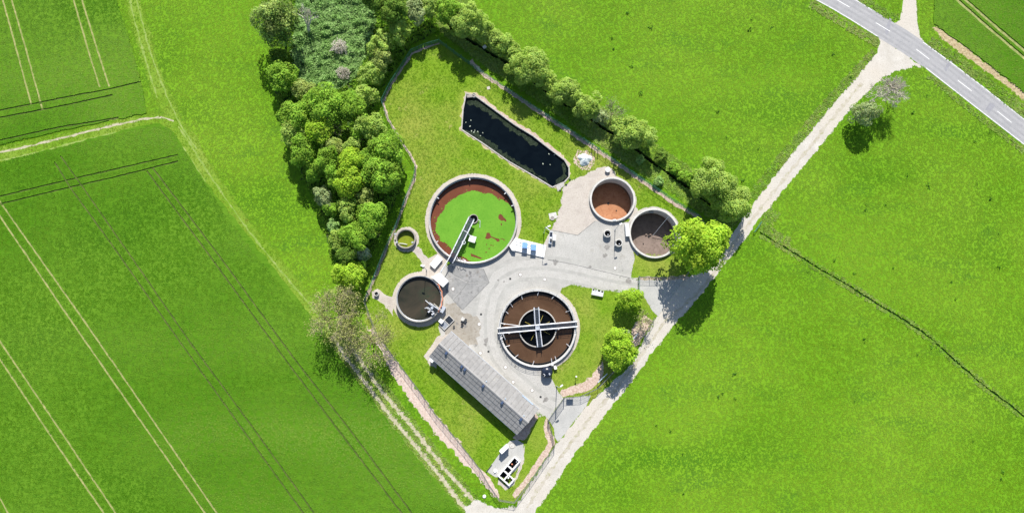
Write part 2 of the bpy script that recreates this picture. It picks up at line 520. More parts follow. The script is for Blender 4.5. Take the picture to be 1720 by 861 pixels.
M['ditch_bank'] = surf('ditch_bank', (0.06, 0.15, 0.015), (0.10, 0.20, 0.03), 0.9, fine=(0.04, 0.10, 0.012), fine_scale=2.0, bump=0.8, bump_dist=0.2)

# ------------------------------------------------------------------ plan of the site (photo points on the ground)
def circ(x, y, r, n=64):
    return [(x + r * math.cos(2 * math.pi * i / n), y + r * math.sin(2 * math.pi * i / n)) for i in range(n)]


def tank_at(px, py, r, z):
    c = P(px, py, z)
    return c.x, c.y, RAD(px, py, r, z)


T1 = tank_at(794.5, 368.5, 75.0, 1.1)
T3 = tank_at(704, 501, 39.5, 2.0)
TS = tank_at(681.5, 400.5, 17.0, 1.25)
TC = tank_at(903, 550.5, 65.5, 0.9)
T5 = tank_at(1029, 334.5, 38.3, 0.9)
T6 = tank_at(1099, 391.3, 42.6, 0.9)
POND = [(783.6, 158), (797, 161), (830, 185), (864, 210), (895.4, 229), (924.6, 252), (947.6, 269), (955, 282), (955, 296.7), (947.6, 305), (927.8, 313.5),
        (903.8, 298.8), (853.6, 269.6), (811.8, 240.3), (776.3, 217.3), (778.5, 185)]
BUILD_NW, BUILD_SE = (737.5, 576.5), (887.5, 709.5)
# screening basin frame
B0 = P(836, 798.7, 0.9)
B1 = P(864, 765.5, 0.9)
BU = (B1 - B0).normalized()
BV = Vector((BU.y, -BU.x, 0))
BL = (B1 - B0).length


def BF(u, v, z=0.0):
    q = B0 + BU * u + BV * v
    return Vector((q.x, q.y, z))


DITCH_R = [(1276, 391), (1320, 416), (1373, 449), (1425, 479), (1470, 508), (1520, 538), (1562, 566), (1612, 612), (1650, 645), (1690, 675), (1740, 714)]
STREAM = [(690, -40), (720, -5), (735, 20), (760, 50), (800, 75), (850, 105), (900, 140), (950, 175), (1000, 205), (1040, 232), (1072, 253), (1100, 276), (1125, 293), (1150, 310), (1180, 335), (1225, 362)]


def strip(pts_px, w, z=0.0, closed=False, wj=0.0, step=None):
    """polygon of a band of width w metres along photo points"""
    c = [P(a, b, z) for a, b in pts_px]
    if step:
        out = [c[0]]
        for i in range(len(c) - 1):
            k = max(1, int((c[i + 1] - c[i]).length / step))
            for q in range(1, k + 1):
                out.append(c[i].lerp(c[i + 1], q / k))
        c = out
    L, R = [], []
    for i, p in enumerate(c):
        d = (c[min(i + 1, len(c) - 1)] - c[max(i - 1, 0)]).normalized()
        n = Vector((-d.y, d.x, 0))
        ww = w / 2 + (random.uniform(-wj, wj) if wj else 0)
        w2 = w / 2 + (random.uniform(-wj, wj) if wj else 0)
        L.append(p + n * ww)
        R.append(p - n * w2)
    return [(p.x, p.y) for p in L] + [(p.x, p.y) for p in R[::-1]]


def to_xy(pts):
    return [(p.x, p.y) for p in PL(pts)]


def inside(poly, x, y):
    """vectorised even-odd test"""
    poly = np.asarray(poly, dtype=float)
    res = np.zeros(len(x), dtype=bool)
    bx = (x >= poly[:, 0].min()) & (x <= poly[:, 0].max()) & (y >= poly[:, 1].min()) & (y <= poly[:, 1].max())
    idx = np.nonzero(bx)[0]
    if len(idx) == 0:
        return res
    xs, ys = x[idx], y[idx]
    r = np.zeros(len(idx), dtype=bool)
    j = len(poly) - 1
    for i in range(len(poly)):
        xi, yi = poly[i]
        xj, yj = poly[j]
        if yi != yj:
            c = ((yi > ys) != (yj > ys)) & (xs < (xj - xi) * (ys - yi) / (yj - yi) + xi)
            r ^= c
        j = i
    res[idx] = r
    return res


BASIN = [BF(0.2, -0.2 + 0.4)[:2], BF(BL - 0.2, 0.2)[:2], BF(BL - 0.2, 1.75)[:2], BF(1.85, 1.75)[:2], BF(1.85, 3.5)[:2], BF(0.2, 3.5)[:2]]
BASIN = [(p[0], p[1]) for p in BASIN]
ditch_poly = strip(DITCH_R, 0.55, step=1.2, wj=0.12)
stream_poly = strip(STREAM, 0.8, step=1.6, wj=0.25)
PITS = [circ(T1[0], T1[1], T1[2] - 0.15), circ(T3[0], T3[1], T3[2] - 0.1, 48), circ(TS[0], TS[1], TS[2] - 0.1, 32), circ(TC[0], TC[1], TC[2] - 0.15),
        circ(T5[0], T5[1], T5[2] - 0.2), circ(T6[0], T6[1], T6[2] - 0.2), to_xy(POND), BASIN, ditch_poly, stream_poly]


def ragged(poly, jit, step=0.8):
    if jit <= 0:
        return poly
    out = []
    n = len(poly)
    for i in range(n):
        a, b = Vector(poly[i]), Vector(poly[(i + 1) % n])
        d = b - a
        k = max(1, min(400, int(d.length / step)))
        if d.length < 1e-6:
            continue
        nn = Vector((-d.y, d.x)).normalized()
        for q in range(k):
            p = a.lerp(b, q / k) + nn * random.gauss(0, jit) + d.normalized() * random.uniform(-0.2, 0.2)
            out.append((p.x, p.y))
    return out


SHEETS = []


def sheet(name, poly, z, mat, jit=0.0, parent=None, pits=True, step=0.8):
    """flat ground surface with the sunken basins cut out of it"""
    poly = ragged(poly, jit, step)
    vs = [Vector(p) for p in poly]
    es = [(i, (i + 1) % len(poly)) for i in range(len(poly))]
    xs = [p[0] for p in poly]
    ys = [p[1] for p in poly]
    use = []
    if pits:
        for q in PITS:
            if max(p[0] for p in q) < min(xs) or min(p[0] for p in q) > max(xs) or max(p[1] for p in q) < min(ys) or min(p[1] for p in q) > max(ys):
                continue
            use.append(q)
            b = len(vs)
            vs += [Vector(p) for p in q]
            es += [(b + i, b + (i + 1) % len(q)) for i in range(len(q))]
    ov, oe, of, _, _, _ = delaunay_2d_cdt(vs, es, [], 0, 1e-5)
    cx = np.array([sum(ov[i].x for i in f) / len(f) for f in of])
    cy = np.array([sum(ov[i].y for i in f) / len(f) for f in of])
    keep = inside(poly, cx, cy)
    for q in use:
        keep &= ~inside(q, cx, cy)
    used = sorted({i for f, k in zip(of, keep) if k for i in f})
    mp = {o: i for i, o in enumerate(used)}
    o0 = origin_of(parent)
    me = bpy.data.meshes.new(name)
    me.from_pydata([(ov[i].x - o0.x, ov[i].y - o0.y, z - o0.z) for i in used], [], [tuple(mp[i] for i in f) for f, k in zip(of, keep) if k])
    me.materials.append(mat)
    o = bpy.data.objects.new(name, me)
    link(o, parent)
    if parent is None:
        tag(o, kind="structure")
    return o


# --- outlines
FIELD_A = [(-120, -60), (175, -60), (195, 0), (222, 80), (240, 150), (246, 190), (238, 192), (120, 215), (0, 243), (-120, 272)]
FIELD_B = [(-120, 300), (0, 272), (120, 243), (235, 212), (268, 208), (292, 222), (310, 250), (330, 285), (380, 350), (440, 425), (500, 500), (548, 565), (585, 620),
           (640, 690), (700, 768), (745, 820), (790, 880), (830, 950), (-120, 950)]
PLOT = [(738, 70), (812, 125), (905, 187), (1000, 247), (1090, 310), (1170, 362), (1185, 385), (1175, 430), (1160, 466), (1110, 530), (1050, 608), (1010, 655), (975, 700),
        (930, 752), (880, 830), (862, 845), (838, 842), (806, 792), (735, 700), (668, 612), (612, 540), (612, 500), (640, 430), (672, 350), (698, 290), (695, 272), (668, 225), (640, 170), (690, 90)]
TRACK = [(1478, 66), (1473, 88), (1440, 128), (1398, 176), (1360, 222), (1320, 270), (1257, 352), (1229, 394), (1207, 436), (1195, 450), (1150, 468), (1125, 500), (1103, 532), (1072, 588), (1052, 621), (1008, 660),
         (985, 682), (930, 751), (895, 805), (866, 850), (835, 853), (800, 838), (780, 850), (790, 900), (870, 900), (899, 861), (966, 761), (1021, 691), (1061, 641), (1090, 600), (1128, 551), (1170, 504), (1204, 461), (1228, 430),
         (1256, 397), (1275, 369), (1349, 280), (1434, 177), (1473, 140), (1502, 120), (1535, 111), (1552, 114), (1475, 60)]
ROAD_UP = [(1310, -80), (1439, 0), (1465, 16), (1492, 33), (1520, 49), (1551, 70), (1600, 106), (1650, 144), (1720, 199), (1840, 292)]
ROAD_LO = [(1245, -80), (1369, 0), (1400, 17), (1430, 35), (1473, 62), (1515, 88), (1554, 115), (1632, 176), (1720, 244), (1840, 340)]
SIDE_ROAD = [(1518, -80), (1540, -80), (1539, 0), (1541, 40), (1546, 62), (1555, 74), (1500, 40), (1511, 34), (1515, 18), (1517, 0)]
YARD = [(924, 386), (970, 395), (1000, 371), (1040, 374), (1066, 372), (1060, 400), (1066, 434), (1059, 467), (1071, 470), (1072, 487), (1035, 487), (1003, 485), (960, 477), (944, 484),
        (935, 510), (930, 560), (925, 632), (936, 655), (947, 668), (920, 703), (906, 690), (870, 668), (756, 557), (742, 565), (736, 550), (745, 520), (748, 500), (750, 480), (733, 465),
        (741, 452), (765, 438), (800, 444), (830, 437), (850, 420), (866, 421), (914, 432)]
GRAVEL_YARD = [(946, 314), (962, 303), (985, 292), (1003, 282), (1022, 279), (1032, 290), (1068, 330), (1072, 352), (1064, 366), (1004, 376), (970, 397), (922, 388), (934, 372), (940, 350)]
PATHS = [
    ('path', [(690, 418), (703, 414), (716, 430), (733, 447), (720, 470), (700, 470), (712, 447), (706, 437)], 'pink_gravel'),
    ('path', [(716, 436), (735, 425), (752, 437), (745, 462), (728, 470), (712, 462)], 'pink_gravel'),
    ('path', [(633, 484), (640, 486), (646, 494), (662, 500), (660, 530), (645, 512), (634, 504), (625, 499), (624, 490)], 'pink_gravel'),
    ('path', [(712, 597), (735, 565), (752, 553), (760, 557), (742, 580), (733, 620), (722, 613)], 'pink_gravel'),
    ('path', [(912, 412), (924, 386), (928, 412), (921, 434), (913, 433)], 'pink_gravel'),
]
CHIP_L = [(615, 548), (639, 588), (666, 642), (703, 691), (736, 733), (772, 773), (803, 800), (838, 842), (844, 832), (815, 792), (806, 785), (769, 739), (733, 697), (703, 654), (678, 622), (654, 590), (630, 556)]
ISLAND = [(944, 488), (962, 479), (1003, 487), (1040, 490), (1073, 490), (1088, 508), (1101, 530), (1085, 560), (1050, 612), (1030, 617), (1014, 612), (996, 632), (975, 646), (952, 656), (938, 654), (930, 636), (950, 615),
          (972, 590), (981, 560), (978, 530), (962, 502)]
CHIP_R = [(1014, 606), (1012, 628), (1004, 645), (990, 655), (946, 665), (938, 657), (958, 650), (978, 644), (992, 632), (1004, 616)]
CHIP_R2 = [(1064, 545), (1082, 528), (1096, 538), (1080, 566), (1062, 590), (1058, 570)]
APRON_R = [(1071, 469), (1110, 470), (1150, 467), (1128, 498), (1105, 531), (1096, 522), (1085, 503), (1073, 487)]
APRON_M = [(947, 668), (992, 664), (985, 681), (960, 712), (938, 742), (932, 734), (930, 718), (921, 703)]
GRASS_S = [(900, 700), (914, 698), (921, 706), (926, 722), (931, 743), (915, 770), (890, 810), (866, 836), (842, 836), (830, 812), (852, 818), (870, 800), (880, 780), (882, 765), (879, 744), (884, 735)]
GRASS_T6 = [(1066, 433), (1075, 425), (1150, 430), (1158, 464), (1110, 466), (1060, 466)]
SLAB_S = [(840, 760.6), (855.8, 740), (868, 738), (879, 744), (880, 768), (866, 790), (850, 800), (833, 801), (817, 791)]
BEDS = [  # bare soil margins
    ('soil_margin', [(868, 740), (884, 735), (905, 700), (900, 693), (880, 712), (862, 735)], 'chips'),
    ('soil_margin', [(882, 745), (881, 770), (874, 792), (862, 812), (850, 822), (836, 812), (838, 805), (852, 815), (866, 800)], 'pink_gravel'),
    ('soil_margin', [(918, 700), (925, 722), (932, 745), (900, 793), (866, 836), (860, 830), (892, 788), (920, 745), (913, 715)], 'chips'),
]
NE_PATH = [(790, 102), (812, 125), (860, 157), (905, 188), (950, 217), (998, 250), (1030, 270), (1080, 305), (1130, 340), (1172, 364)]
NW_PATH = [(738, 73), (715, 80), (692, 90), (675, 115), (657, 143), (643, 172), (652, 200), (672, 235), (690, 262), (699, 280), (696, 300), (682, 335), (668, 375), (650, 415), (630, 465), (613, 505)]

# ------------------------------------------------------------------ the ground and everything flat on it
big = [(-900, -700), (900, -700), (900, 900), (-900, 900)]
sheet('ground', big, 0.0, M['meadow'])
sheet('field', to_xy(FIELD_A), 0.006, M['crop_soil'], 0.15, step=1.5)
sheet('field', to_xy(FIELD_B), 0.006, M['crop_soil'], 0.15, step=1.5)
FIELD_C = [(1566, -80), (1570, 40), (1600, 68), (1640, 98), (1720, 158), (1860, 262), (1860, -80)]
sheet('field', to_xy(FIELD_C), 0.006, M['crop_soil'], 0.2, step=1.5)
EARTH = [(1566, 44), (1580, 48), (1606, 66), (1645, 96), (1690, 132), (1725, 160), (1722, 170), (1680, 137), (1640, 108), (1600, 79), (1572, 56)]
sheet('ploughed_strip', to_xy(EARTH), 0.012, M['earth'], 0.3)
WOODS = [(430, -50), (447, 40), (455, 100), (462, 150), (470, 200), (485, 250), (510, 300), (535, 350), (550, 400), (558, 440), (575, 478), (605, 480), (625, 430), (648, 370), (672, 320), (676, 280), (655, 225),
         (632, 180), (640, 150), (668, 110), (690, 75), (740, 50), (720, -50)]
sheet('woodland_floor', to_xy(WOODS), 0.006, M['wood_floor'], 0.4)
HEDGE = [(740, 55), (720, 0), (715, -50), (770, -50), (800, 40), (860, 85), (930, 130), (985, 165), (1040, 195), (1100, 240), (1150, 275), (1230, 320), (1260, 350), (1228, 385), (1190, 365), (1130, 325), (1060, 280), (985, 228), (900, 168), (820, 115)]
sheet('hedge_bank', to_xy(HEDGE), 0.005, M['verge'], 0.4)
sheet('lawn', to_xy(PLOT), 0.010, M['lawn'], 0.15)

# field paths
def band(name, pts, w, z, mat, wj=0.08, step=1.2, parent=None):
    o = sheet(name, strip(pts, w, step=step, wj=wj), z, mat, 0.0, parent)
    return o


PATH_W = [(-100, 282), (0, 262), (60, 248), (120, 233), (190, 216), (240, 205), (275, 202), (298, 212), (318, 240), (345, 285), (385, 345), (430, 405), (480, 465), (525, 515), (560, 560)]
PATH_N = [(212, -60), (226, 10), (240, 60), (256, 115), (272, 160), (296, 205)]
band('grass_path', PATH_W, 4.2, 0.014, M['path_grass'], 0.5)
band('grass_path', PATH_N, 4.2, 0.0145, M['path_grass'], 0.5)
TRAM = {
    'A': [[(0, -20), (5, 0), (27, 80), (53, 176)], [(15, -20), (20, 0), (46, 90), (72, 185)], [(118, -20), (124, 0), (150, 90), (168, 147)], [(132, -20), (138, 0), (164, 85), (184, 146)]],
    'Ad': [[(-60, 198), (0, 186), (60, 174), (120, 162), (190, 149), (236, 138)], [(-60, 211), (0, 198), (60, 187), (120, 175), (190, 160)], [(-60, 246), (0, 236), (100, 214), (200, 198)]],
    'B': [[(-40, 280), (5, 345), (65, 430), (150, 550), (240, 680), (365, 861), (410, 925)], [(-60, 280), (0, 362), (46, 430), (135, 560), (215, 675), (345, 861), (390, 925)],
          [(-60, 480), (0, 572), (90, 705), (195, 861), (235, 920)], [(-60, 510), (0, 602), (85, 730), (175, 861), (215, 920)], [(-20, 805), (0, 835), (14, 861), (40, 900)]],
    'Bd': [[(-60, 342), (0, 330), (100, 306), (200, 283), (300, 260)], [(-60, 355), (0, 343), (100, 319), (200, 296), (300, 271)],
           [(92, 272), (120, 317), (202, 430), (300, 570), (430, 751), (510, 861), (555, 925)], [(102, 262), (140, 315), (220, 430), (320, 575), (430, 724), (528, 861), (573, 925)],
           [(247, 287), (353, 430), (430, 536), (477, 600), (575, 730), (675, 861), (722, 925)], [(257, 282), (369, 430), (430, 514), (493, 600), (588, 721), (692, 861), (740, 925)]],
    'C': [[(1600, -20), (1621, 0), (1670, 43), (1720, 85), (1790, 145)], [(1596, -10), (1619, 11), (1668, 54), (1720, 98), (1790, 158)]],
}
TN = 0
for k, lines in TRAM.items():
    for ln in lines:
        TN += 1
        pale = k in ('A', 'B', 'C')
        band('wheel_track', ln, 0.8, 0.013 + 0.0001 * TN, M['rut'] if pale else M['rut_shade'], 0.07, 1.5)  # tracks that are not pale carry painted crop shadow


def canopy(poly, lines, h):
    """standing crop: its closed top at height h, cut through to the soil along the wheel tracks"""
    gaps = [strip(ln, w, step=1.1, wj=0.06) for ln, w in lines]
    poly = ragged(poly, 0.18, 1.5)
    vs = [Vector(p) for p in poly]
    es = [(i, (i + 1) % len(poly)) for i in range(len(poly))]
    for q in gaps:
        b = len(vs)
        vs += [Vector(p) for p in q]
        es += [(b + i, b + (i + 1) % len(q)) for i in range(len(q))]
    ov, oe, of, _, _, _ = delaunay_2d_cdt(vs, es, [], 0, 1e-5)
    cx = np.array([sum(ov[i].x for i in f) / len(f) for f in of])
    cy = np.array([sum(ov[i].y for i in f) / len(f) for f in of])
    keep = inside(poly, cx, cy)
    for q in gaps:
        keep &= ~inside(q, cx, cy)
    fs = [tuple(f) for f, k in zip(of, keep) if k]
    cnt = {}
    for f in fs:
        for i in range(len(f)):
            a, b = f[i], f[(i + 1) % len(f)]
            key = (min(a, b), max(a, b))
            cnt[key] = cnt.get(key, 0) + 1
    n = len(ov)
    m = MB()
    m.add([(v.x, v.y, h) for v in ov] + [(v.x, v.y, 0.02) for v in ov], fs + [(a, b, b + n, a + n) for (a, b), c in cnt.items() if c == 1])
    o = m.build('crop_canopy', M['crop_top'])
    return tag(o, 'closed green top of the standing cereal crop, cut by wheel tracks', 'crop', kind='stuff')


CROP_H = 0.2
WT = {'A': 0.54, 'B': 0.52, 'C': 0.95, 'Ad': 0.44, 'Bd': 0.46}
canopy(to_xy(FIELD_A), [(ln, WT[k]) for k in ('A', 'Ad') for ln in TRAM[k]], CROP_H)
canopy(to_xy(FIELD_B), [(ln, WT[k] if ln[0][0] > -50 or k == 'B' else 0.40) for k in ('B', 'Bd') for ln in TRAM[k]], CROP_H)
canopy(to_xy(FIELD_C), [(ln, WT['C']) for ln in TRAM['C']] + [([(1566, 50), (1606, 72), (1645, 102), (1690, 136), (1730, 168)], 1.6)], CROP_H)
RUTS = [[(-60, 268), (0, 256), (60, 243), (120, 228), (190, 211), (240, 200), (272, 197), (292, 203)],
        [(-60, 282), (0, 270), (60, 257), (120, 241), (190, 224), (240, 212)],
        [(300, 212), (322, 246), (350, 290), (392, 352), (435, 410), (485, 470), (528, 520), (560, 566)], [(290, 222), (312, 255), (340, 299), (380, 360), (424, 418), (474, 478), (518, 530)],
        [(210, -40), (222, 20), (236, 70), (250, 120), (264, 165)], [(221, -40), (234, 20), (247, 68), (262, 115), (280, 160), (300, 205), (330, 250)]]
for i, ln in enumerate(RUTS):
    band('path_rut', ln, 0.5 if i < 2 else 0.4, 0.02 + 0.0003 * i, M['lane'] if i < 1 else M['rut_pale'], 0.2, 0.9)
DIRT = [[(560, 565), (581, 600), (618, 648), (660, 703), (703, 754), (745, 806), (785, 858)], [(588, 580), (612, 615), (642, 657), (694, 718), (748, 788), (803, 848)]]
band('dirt_lane', [(555, 545), (597, 608), (630, 652), (677, 711), (725, 771), (790, 850)], 5.6, 0.015, M['verge'], 0.4)
for ln in DIRT:
    band('dirt_rut', ln, 1.25, 0.022, M['lane'], 0.34, 0.7)

# road and gravel track
sheet('gravel_track', to_xy(TRACK), 0.024, M['gravel'], 0.2, step=0.7)
band('track_centre', [(1448, 140), (1416, 177), (1340, 272), (1268, 362), (1240, 398), (1216, 440), (1176, 487), (1116, 542), (1076, 598), (1036, 652), (1000, 690), (950, 755), (905, 820), (885, 852)], 0.8, 0.0262, M['track_mid'], 0.3, 0.8)
sheet('side_road', to_xy(SIDE_ROAD), 0.028, M['gravel'], 0.05)
road = sheet('road', to_xy(ROAD_UP + ROAD_LO[::-1]), 0.034, M['asphalt'])


def offset_line(pts, d):
    c = PL(pts)
    out = []
    for i, p in enumerate(c):
        t = (c[min(i + 1, len(c) - 1)] - c[max(i - 1, 0)]).normalized()
        out.append(p + Vector((-t.y, t.x, 0)) * d)
    return out


def paint_line(name, pts, w, z, parent):
    m = MB()
    L = []
    for i, p in enumerate(pts):
        t = (pts[min(i + 1, len(pts) - 1)] - pts[max(i - 1, 0)]).normalized()
        n = Vector((-t.y, t.x, 0)) * w / 2
        L += [(p.x + n.x, p.y + n.y, z), (p.x - n.x, p.y - n.y, z)]
    m.add(L, [(2 * i, 2 * i + 1, 2 * i + 3, 2 * i + 2) for i in range(len(pts) - 1)])
    return m.build(name, M['paint'], parent)


up, lo = offset_line(ROAD_UP, -0.22), offset_line(ROAD_LO, 0.22)
paint_line('edge_line', up[:3], 0.16, 0.039, road)
paint_line('edge_line', up[5:], 0.16, 0.039, road)
paint_line('edge_line', lo[:5], 0.16, 0.039, road)
paint_line('edge_line', lo[6:], 0.16, 0.039, road)
for a, b in (((1402, -2), (1427, 12.5)), ((1471, 38.5), (1495, 53)), ((1539, 83), (1561, 100)), ((1608.5, 135), (1632, 153)), ((1675, 187), (1699, 206)), ((1742, 240), (1765, 258)), ((1335, -42), (1358, -29))):
    paint_line('centre_dash', [P(*a), P(*b)], 0.17, 0.039, road)
for off in (-1.3, 1.3):
    mid_ = [(Vector(a) + Vector(b)) / 2 for a, b in zip(PL(ROAD_UP), PL(ROAD_LO))]
    for lane in (-1.45, 1.45):
        pts_ = []
        for i_, p_ in enumerate(mid_):
            t_ = (mid_[min(i_ + 1, len(mid_) - 1)] - mid_[max(i_ - 1, 0)]).normalized()
            pts_.append(p_ + Vector((-t_.y, t_.x, 0)) * (lane + off * 0.5))
        L_, R_ = [], []
        for i_, p_ in enumerate(pts_):
            t_ = (pts_[min(i_ + 1, len(pts_) - 1)] - pts_[max(i_ - 1, 0)]).normalized()
            L_.append((p_.x - t_.y * 0.3, p_.y + t_.x * 0.3))
            R_.append((p_.x + t_.y * 0.3, p_.y - t_.x * 0.3))
        sheet('wheel_path', ragged(L_ + R_[::-1], 0.05, 1.2), 0.036 + 0.0001 * (lane + off * 0.5), M['wheel_path'], 0.0, road, pits=False)
# repair patches in the asphalt
for pts in ([(1486, 54), (1494, 30), (1499, 33), (1490, 60)], [(1585, 116), (1597, 100), (1600, 104), (1588, 120)], [(1655, 184), (1664, 172), (1672, 176), (1662, 190)]):
    sheet('tar_patch', to_xy(pts), 0.038, M['dark_tar'] if 'dark_tar' in M else M['slab'], 0.1, road)

# plant surfaces
sheet('woodchip_strip', to_xy(CHIP_L), 0.016, M['pale_chips'], 0.3)
for i, (n, pts, mt) in enumerate(PATHS):
    sheet(n, to_xy(pts), 0.0175 + 0.0002 * i, M[mt], 0.1)
band('woodchip_path', NE_PATH, 1.0, 0.018, M['chips'], 0.25, 0.8)
band('fence_strip', NW_PATH, 0.65, 0.019, M['chips'], 0.2, 0.8)
sheet('gravel_yard', to_xy(GRAVEL_YARD), 0.020, M['pink_gravel'], 0.25)
yard = sheet('yard', to_xy(YARD), 0.026, M['yard'], 0.04)
SLABS = [[(750, 446), (812, 451), (821.6, 473), (786.5, 473.5), (762, 461)], [(786, 475), (821, 475), (777.5, 519.5), (761, 503.5)], [(750, 448), (761, 462), (785, 475), (760, 503), (748, 490)],
         [(742, 540), (760, 520), (776, 521), (800, 545), (775, 580), (760, 566)]]
for k, pts in enumerate(SLABS[:3]):
    sheet('slab', to_xy(pts), 0.031, M['slab'], 0.0, yard)
LANE = [(1071, 478), (1040, 474), (1000, 466), (960, 457), (915, 450), (870, 452), (840, 467), (823, 495), (815, 530), (816, 570), (828, 605), (850, 632), (880, 658), (908, 680), (930, 690)]
sheet('drive_lane', strip(LANE, 4.6, step=1.0, wj=0.12), 0.0278, M['worn_lane'], 0.0, yard)
for off, w_, zz in ((-2.9, 1.2, 0.0284), (2.7, 1.0, 0.0287), (0.0, 0.8, 0.0290)):
    c_ = PL(LANE)
    ln_ = []
    for i_, p_ in enumerate(c_):
        t_ = (c_[min(i_ + 1, len(c_) - 1)] - c_[max(i_ - 1, 0)]).normalized()
        ln_.append(p_ + Vector((-t_.y, t_.x, 0)) * off)
    fine_ = []
    for a_, b_ in zip(ln_[:-1], ln_[1:]):
        for q_ in range(8):
            fine_.append(a_.lerp(b_, q_ / 8))
    L_, R_ = [], []
    for i_, p_ in enumerate(fine_):
        t_ = (fine_[min(i_ + 1, len(fine_) - 1)] - fine_[max(i_ - 1, 0)]).normalized()
        n_ = Vector((-t_.y, t_.x, 0))
        L_.append(p_ + n_ * (w_ / 2 + random.uniform(-0.08, 0.08)))
        R_.append(p_ - n_ * (w_ / 2 + random.uniform(-0.08, 0.08)))
    sheet('tyre_band', [(p.x, p.y) for p in L_] + [(p.x, p.y) for p in R_[::-1]], zz, M['tyre_band'], 0.0, yard)
sheet('stained_patch', to_xy([(748, 512), (766, 508), (780, 524), (800, 532), (808, 550), (800, 575), (785, 585), (765, 566), (745, 556), (738, 548)]), 0.0294, M['brown_stain'], 0.35, yard)
for i_ in range(26):
    a_, b_ = random.choice(((770, 470), (800, 460), (785, 540), (800, 575), (940, 430), (985, 440), (1010, 420), (830, 480), (850, 625), (900, 670), (1040, 462), (880, 450)))
    c_ = P(a_ + random.uniform(-18, 18), b_ + random.uniform(-12, 12))
    s_ = random.uniform(0.15, 0.7)
    q_ = [(c_.x + s_ * random.uniform(0.5, 1.4) * math.cos(t), c_.y + s_ * random.uniform(0.5, 1.4) * math.sin(t)) for t in [k_ * math.pi / 6 for k_ in range(12)]]
    sheet('oil_stain', q_, 0.0318 + 0.00005 * i_, M['oil'], 0.0, yard)
for ln_ in ([(762, 461), (786.5, 474), (821.6, 474)], [(786.5, 474), (761, 504), (777, 520), (821.6, 474), (812, 451)], [(1000, 371), (970, 395)], [(924, 386), (970, 395)], [(920, 436), (960, 443), (1010, 455), (1059, 467)], [(750, 447), (762, 461)]):
    sheet('joint', strip(ln_, 0.16, step=0.8, wj=0.04), 0.0335 + 0.0001 * len(ln_), M['tar_joint'], 0.0, yard)
sheet('woodchip_bed', to_xy([(1073, 464), (1110, 465), (1150, 462), (1158, 466), (1150, 470), (1110, 470.5), (1073, 469.5)]), 0.0500, M['chips'], 0.12)
sheet('rubble_bank', to_xy([(795, 155), (812, 165), (840, 186), (870, 207), (898, 224), (925, 244), (945, 262), (958, 276), (954, 279), (944, 267), (922, 250), (893, 228), (862, 209), (828, 184), (798, 161)]), 0.0155, M['chips'], 0.2)
sheet('lawn_island', to_xy(ISLAND), 0.036, M['lawn'], 0.14)
sheet('woodchip_bed', to_xy(CHIP_R), 0.040, M['chips'], 0.2)
sheet('woodchip_bed', to_xy(CHIP_R2), 0.040, M['chips'], 0.25)
sheet('entrance_apron', to_xy(APRON_R), 0.044, M['apron'], 0.05)
sheet('entrance_apron', to_xy(APRON_M), 0.044, M['apron'], 0.03)
sheet('lawn_strip', to_xy(GRASS_S), 0.048, M['lawn'], 0.15)
sheet('lawn_strip', to_xy(GRASS_T6), 0.048, M['lawn'], 0.1)
for i, (n, pts, mt) in enumerate(BEDS):
    sheet(n, to_xy(pts), 0.052 + 0.001 * i, M[mt], 0.15)
sheet('concrete_slab', to_xy(SLAB_S), 0.056, M['apron'], 0.03)
# soil round the pond
POND_XY = to_xy(POND)
pc = Vector((sum(p[0] for p in POND_XY) / len(POND_XY), sum(p[1] for p in POND_XY) / len(POND_XY)))


def grow(poly, d):
    n = len(poly)
    out = []
    area = sum(poly[i][0] * poly[(i + 1) % n][1] - poly[(i + 1) % n][0] * poly[i][1] for i in range(n))
    s = 1 if area > 0 else -1
    for i in range(n):
        a, b, c = Vector(poly[i - 1]), Vector(poly[i]), Vector(poly[(i + 1) % n])
        n1 = Vector(((b - a).y, -(b - a).x)).normalized() * s
        n2 = Vector(((c - b).y, -(c - b).x)).normalized() * s
        m = (n1 + n2)
        m = m / max(0.6, m.length_squared / 2) if m.length > 1e-6 else n1
        out.append((b.x + m.x * d, b.y + m.y * d))
    return out


sheet('pond_margin', grow(POND_XY, 0.55), 0.0145, M['pond_soil'], 0.3)

# paving rings round the tanks
for (x, y, r), w, mt, nm in ((T1, 1.0, 'pink_gravel', 'paving_ring'), (T3, 1.15, 'pink_gravel', 'paving_ring'), (TS, 0.7, 'pink_gravel', 'paving_ring'), (TC, 0.95, 'pink_gravel', 'paving_ring'), (T5, 0.35, 'concrete', 'paving_ring'), (T6, 0.6, 'concrete', 'paving_ring')):
    sheet(nm, circ(x, y, r + w, 72), 0.0225 if nm == 'paving_ring' and mt == 'pink_gravel' and r < 9 else 0.0245 if r > 10 and r < 11 else 0.023, M[mt], 0.05)


# the two watercourses, cut into the ground
def trench(name, poly, n, depth, mat_bank, mat_water):
    L = poly[:n]
    R = poly[n:][::-1]
    m = MB()
    w = MB()
    vs = []
    for a, b in zip(L, R):
        a, b = Vector(a), Vector(b)
        d = (b - a)
        p1, p2 = a + d * 0.3, a + d * 0.7
        vs += [(a.x, a.y, 0.0), (p1.x, p1.y, -depth), (p2.x, p2.y, -depth), (b.x, b.y, 0.0)]
    fs = []
    for i in range(len(L) - 1):
        for q in range(3):
            fs.append((4 * i + q, 4 * i + q + 1, 4 * i + q + 5, 4 * i + q + 4))
    m.add(vs, fs)
    o = tag(m.build(name, mat_bank), kind="structure")
    wv = []
    for a, b in zip(L, R):
        a, b = Vector(a), Vector(b)
        d = (b - a)
        p1, p2 = a + d * 0.24, a + d * 0.76
        wv += [(p1.x, p1.y, -depth * 0.8), (p2.x, p2.y, -depth * 0.8)]
    w.add(wv, [(2 * i, 2 * i + 1, 2 * i + 3, 2 * i + 2) for i in range(len(L) - 1)])
    w.build('water', mat_water, o)
    return o


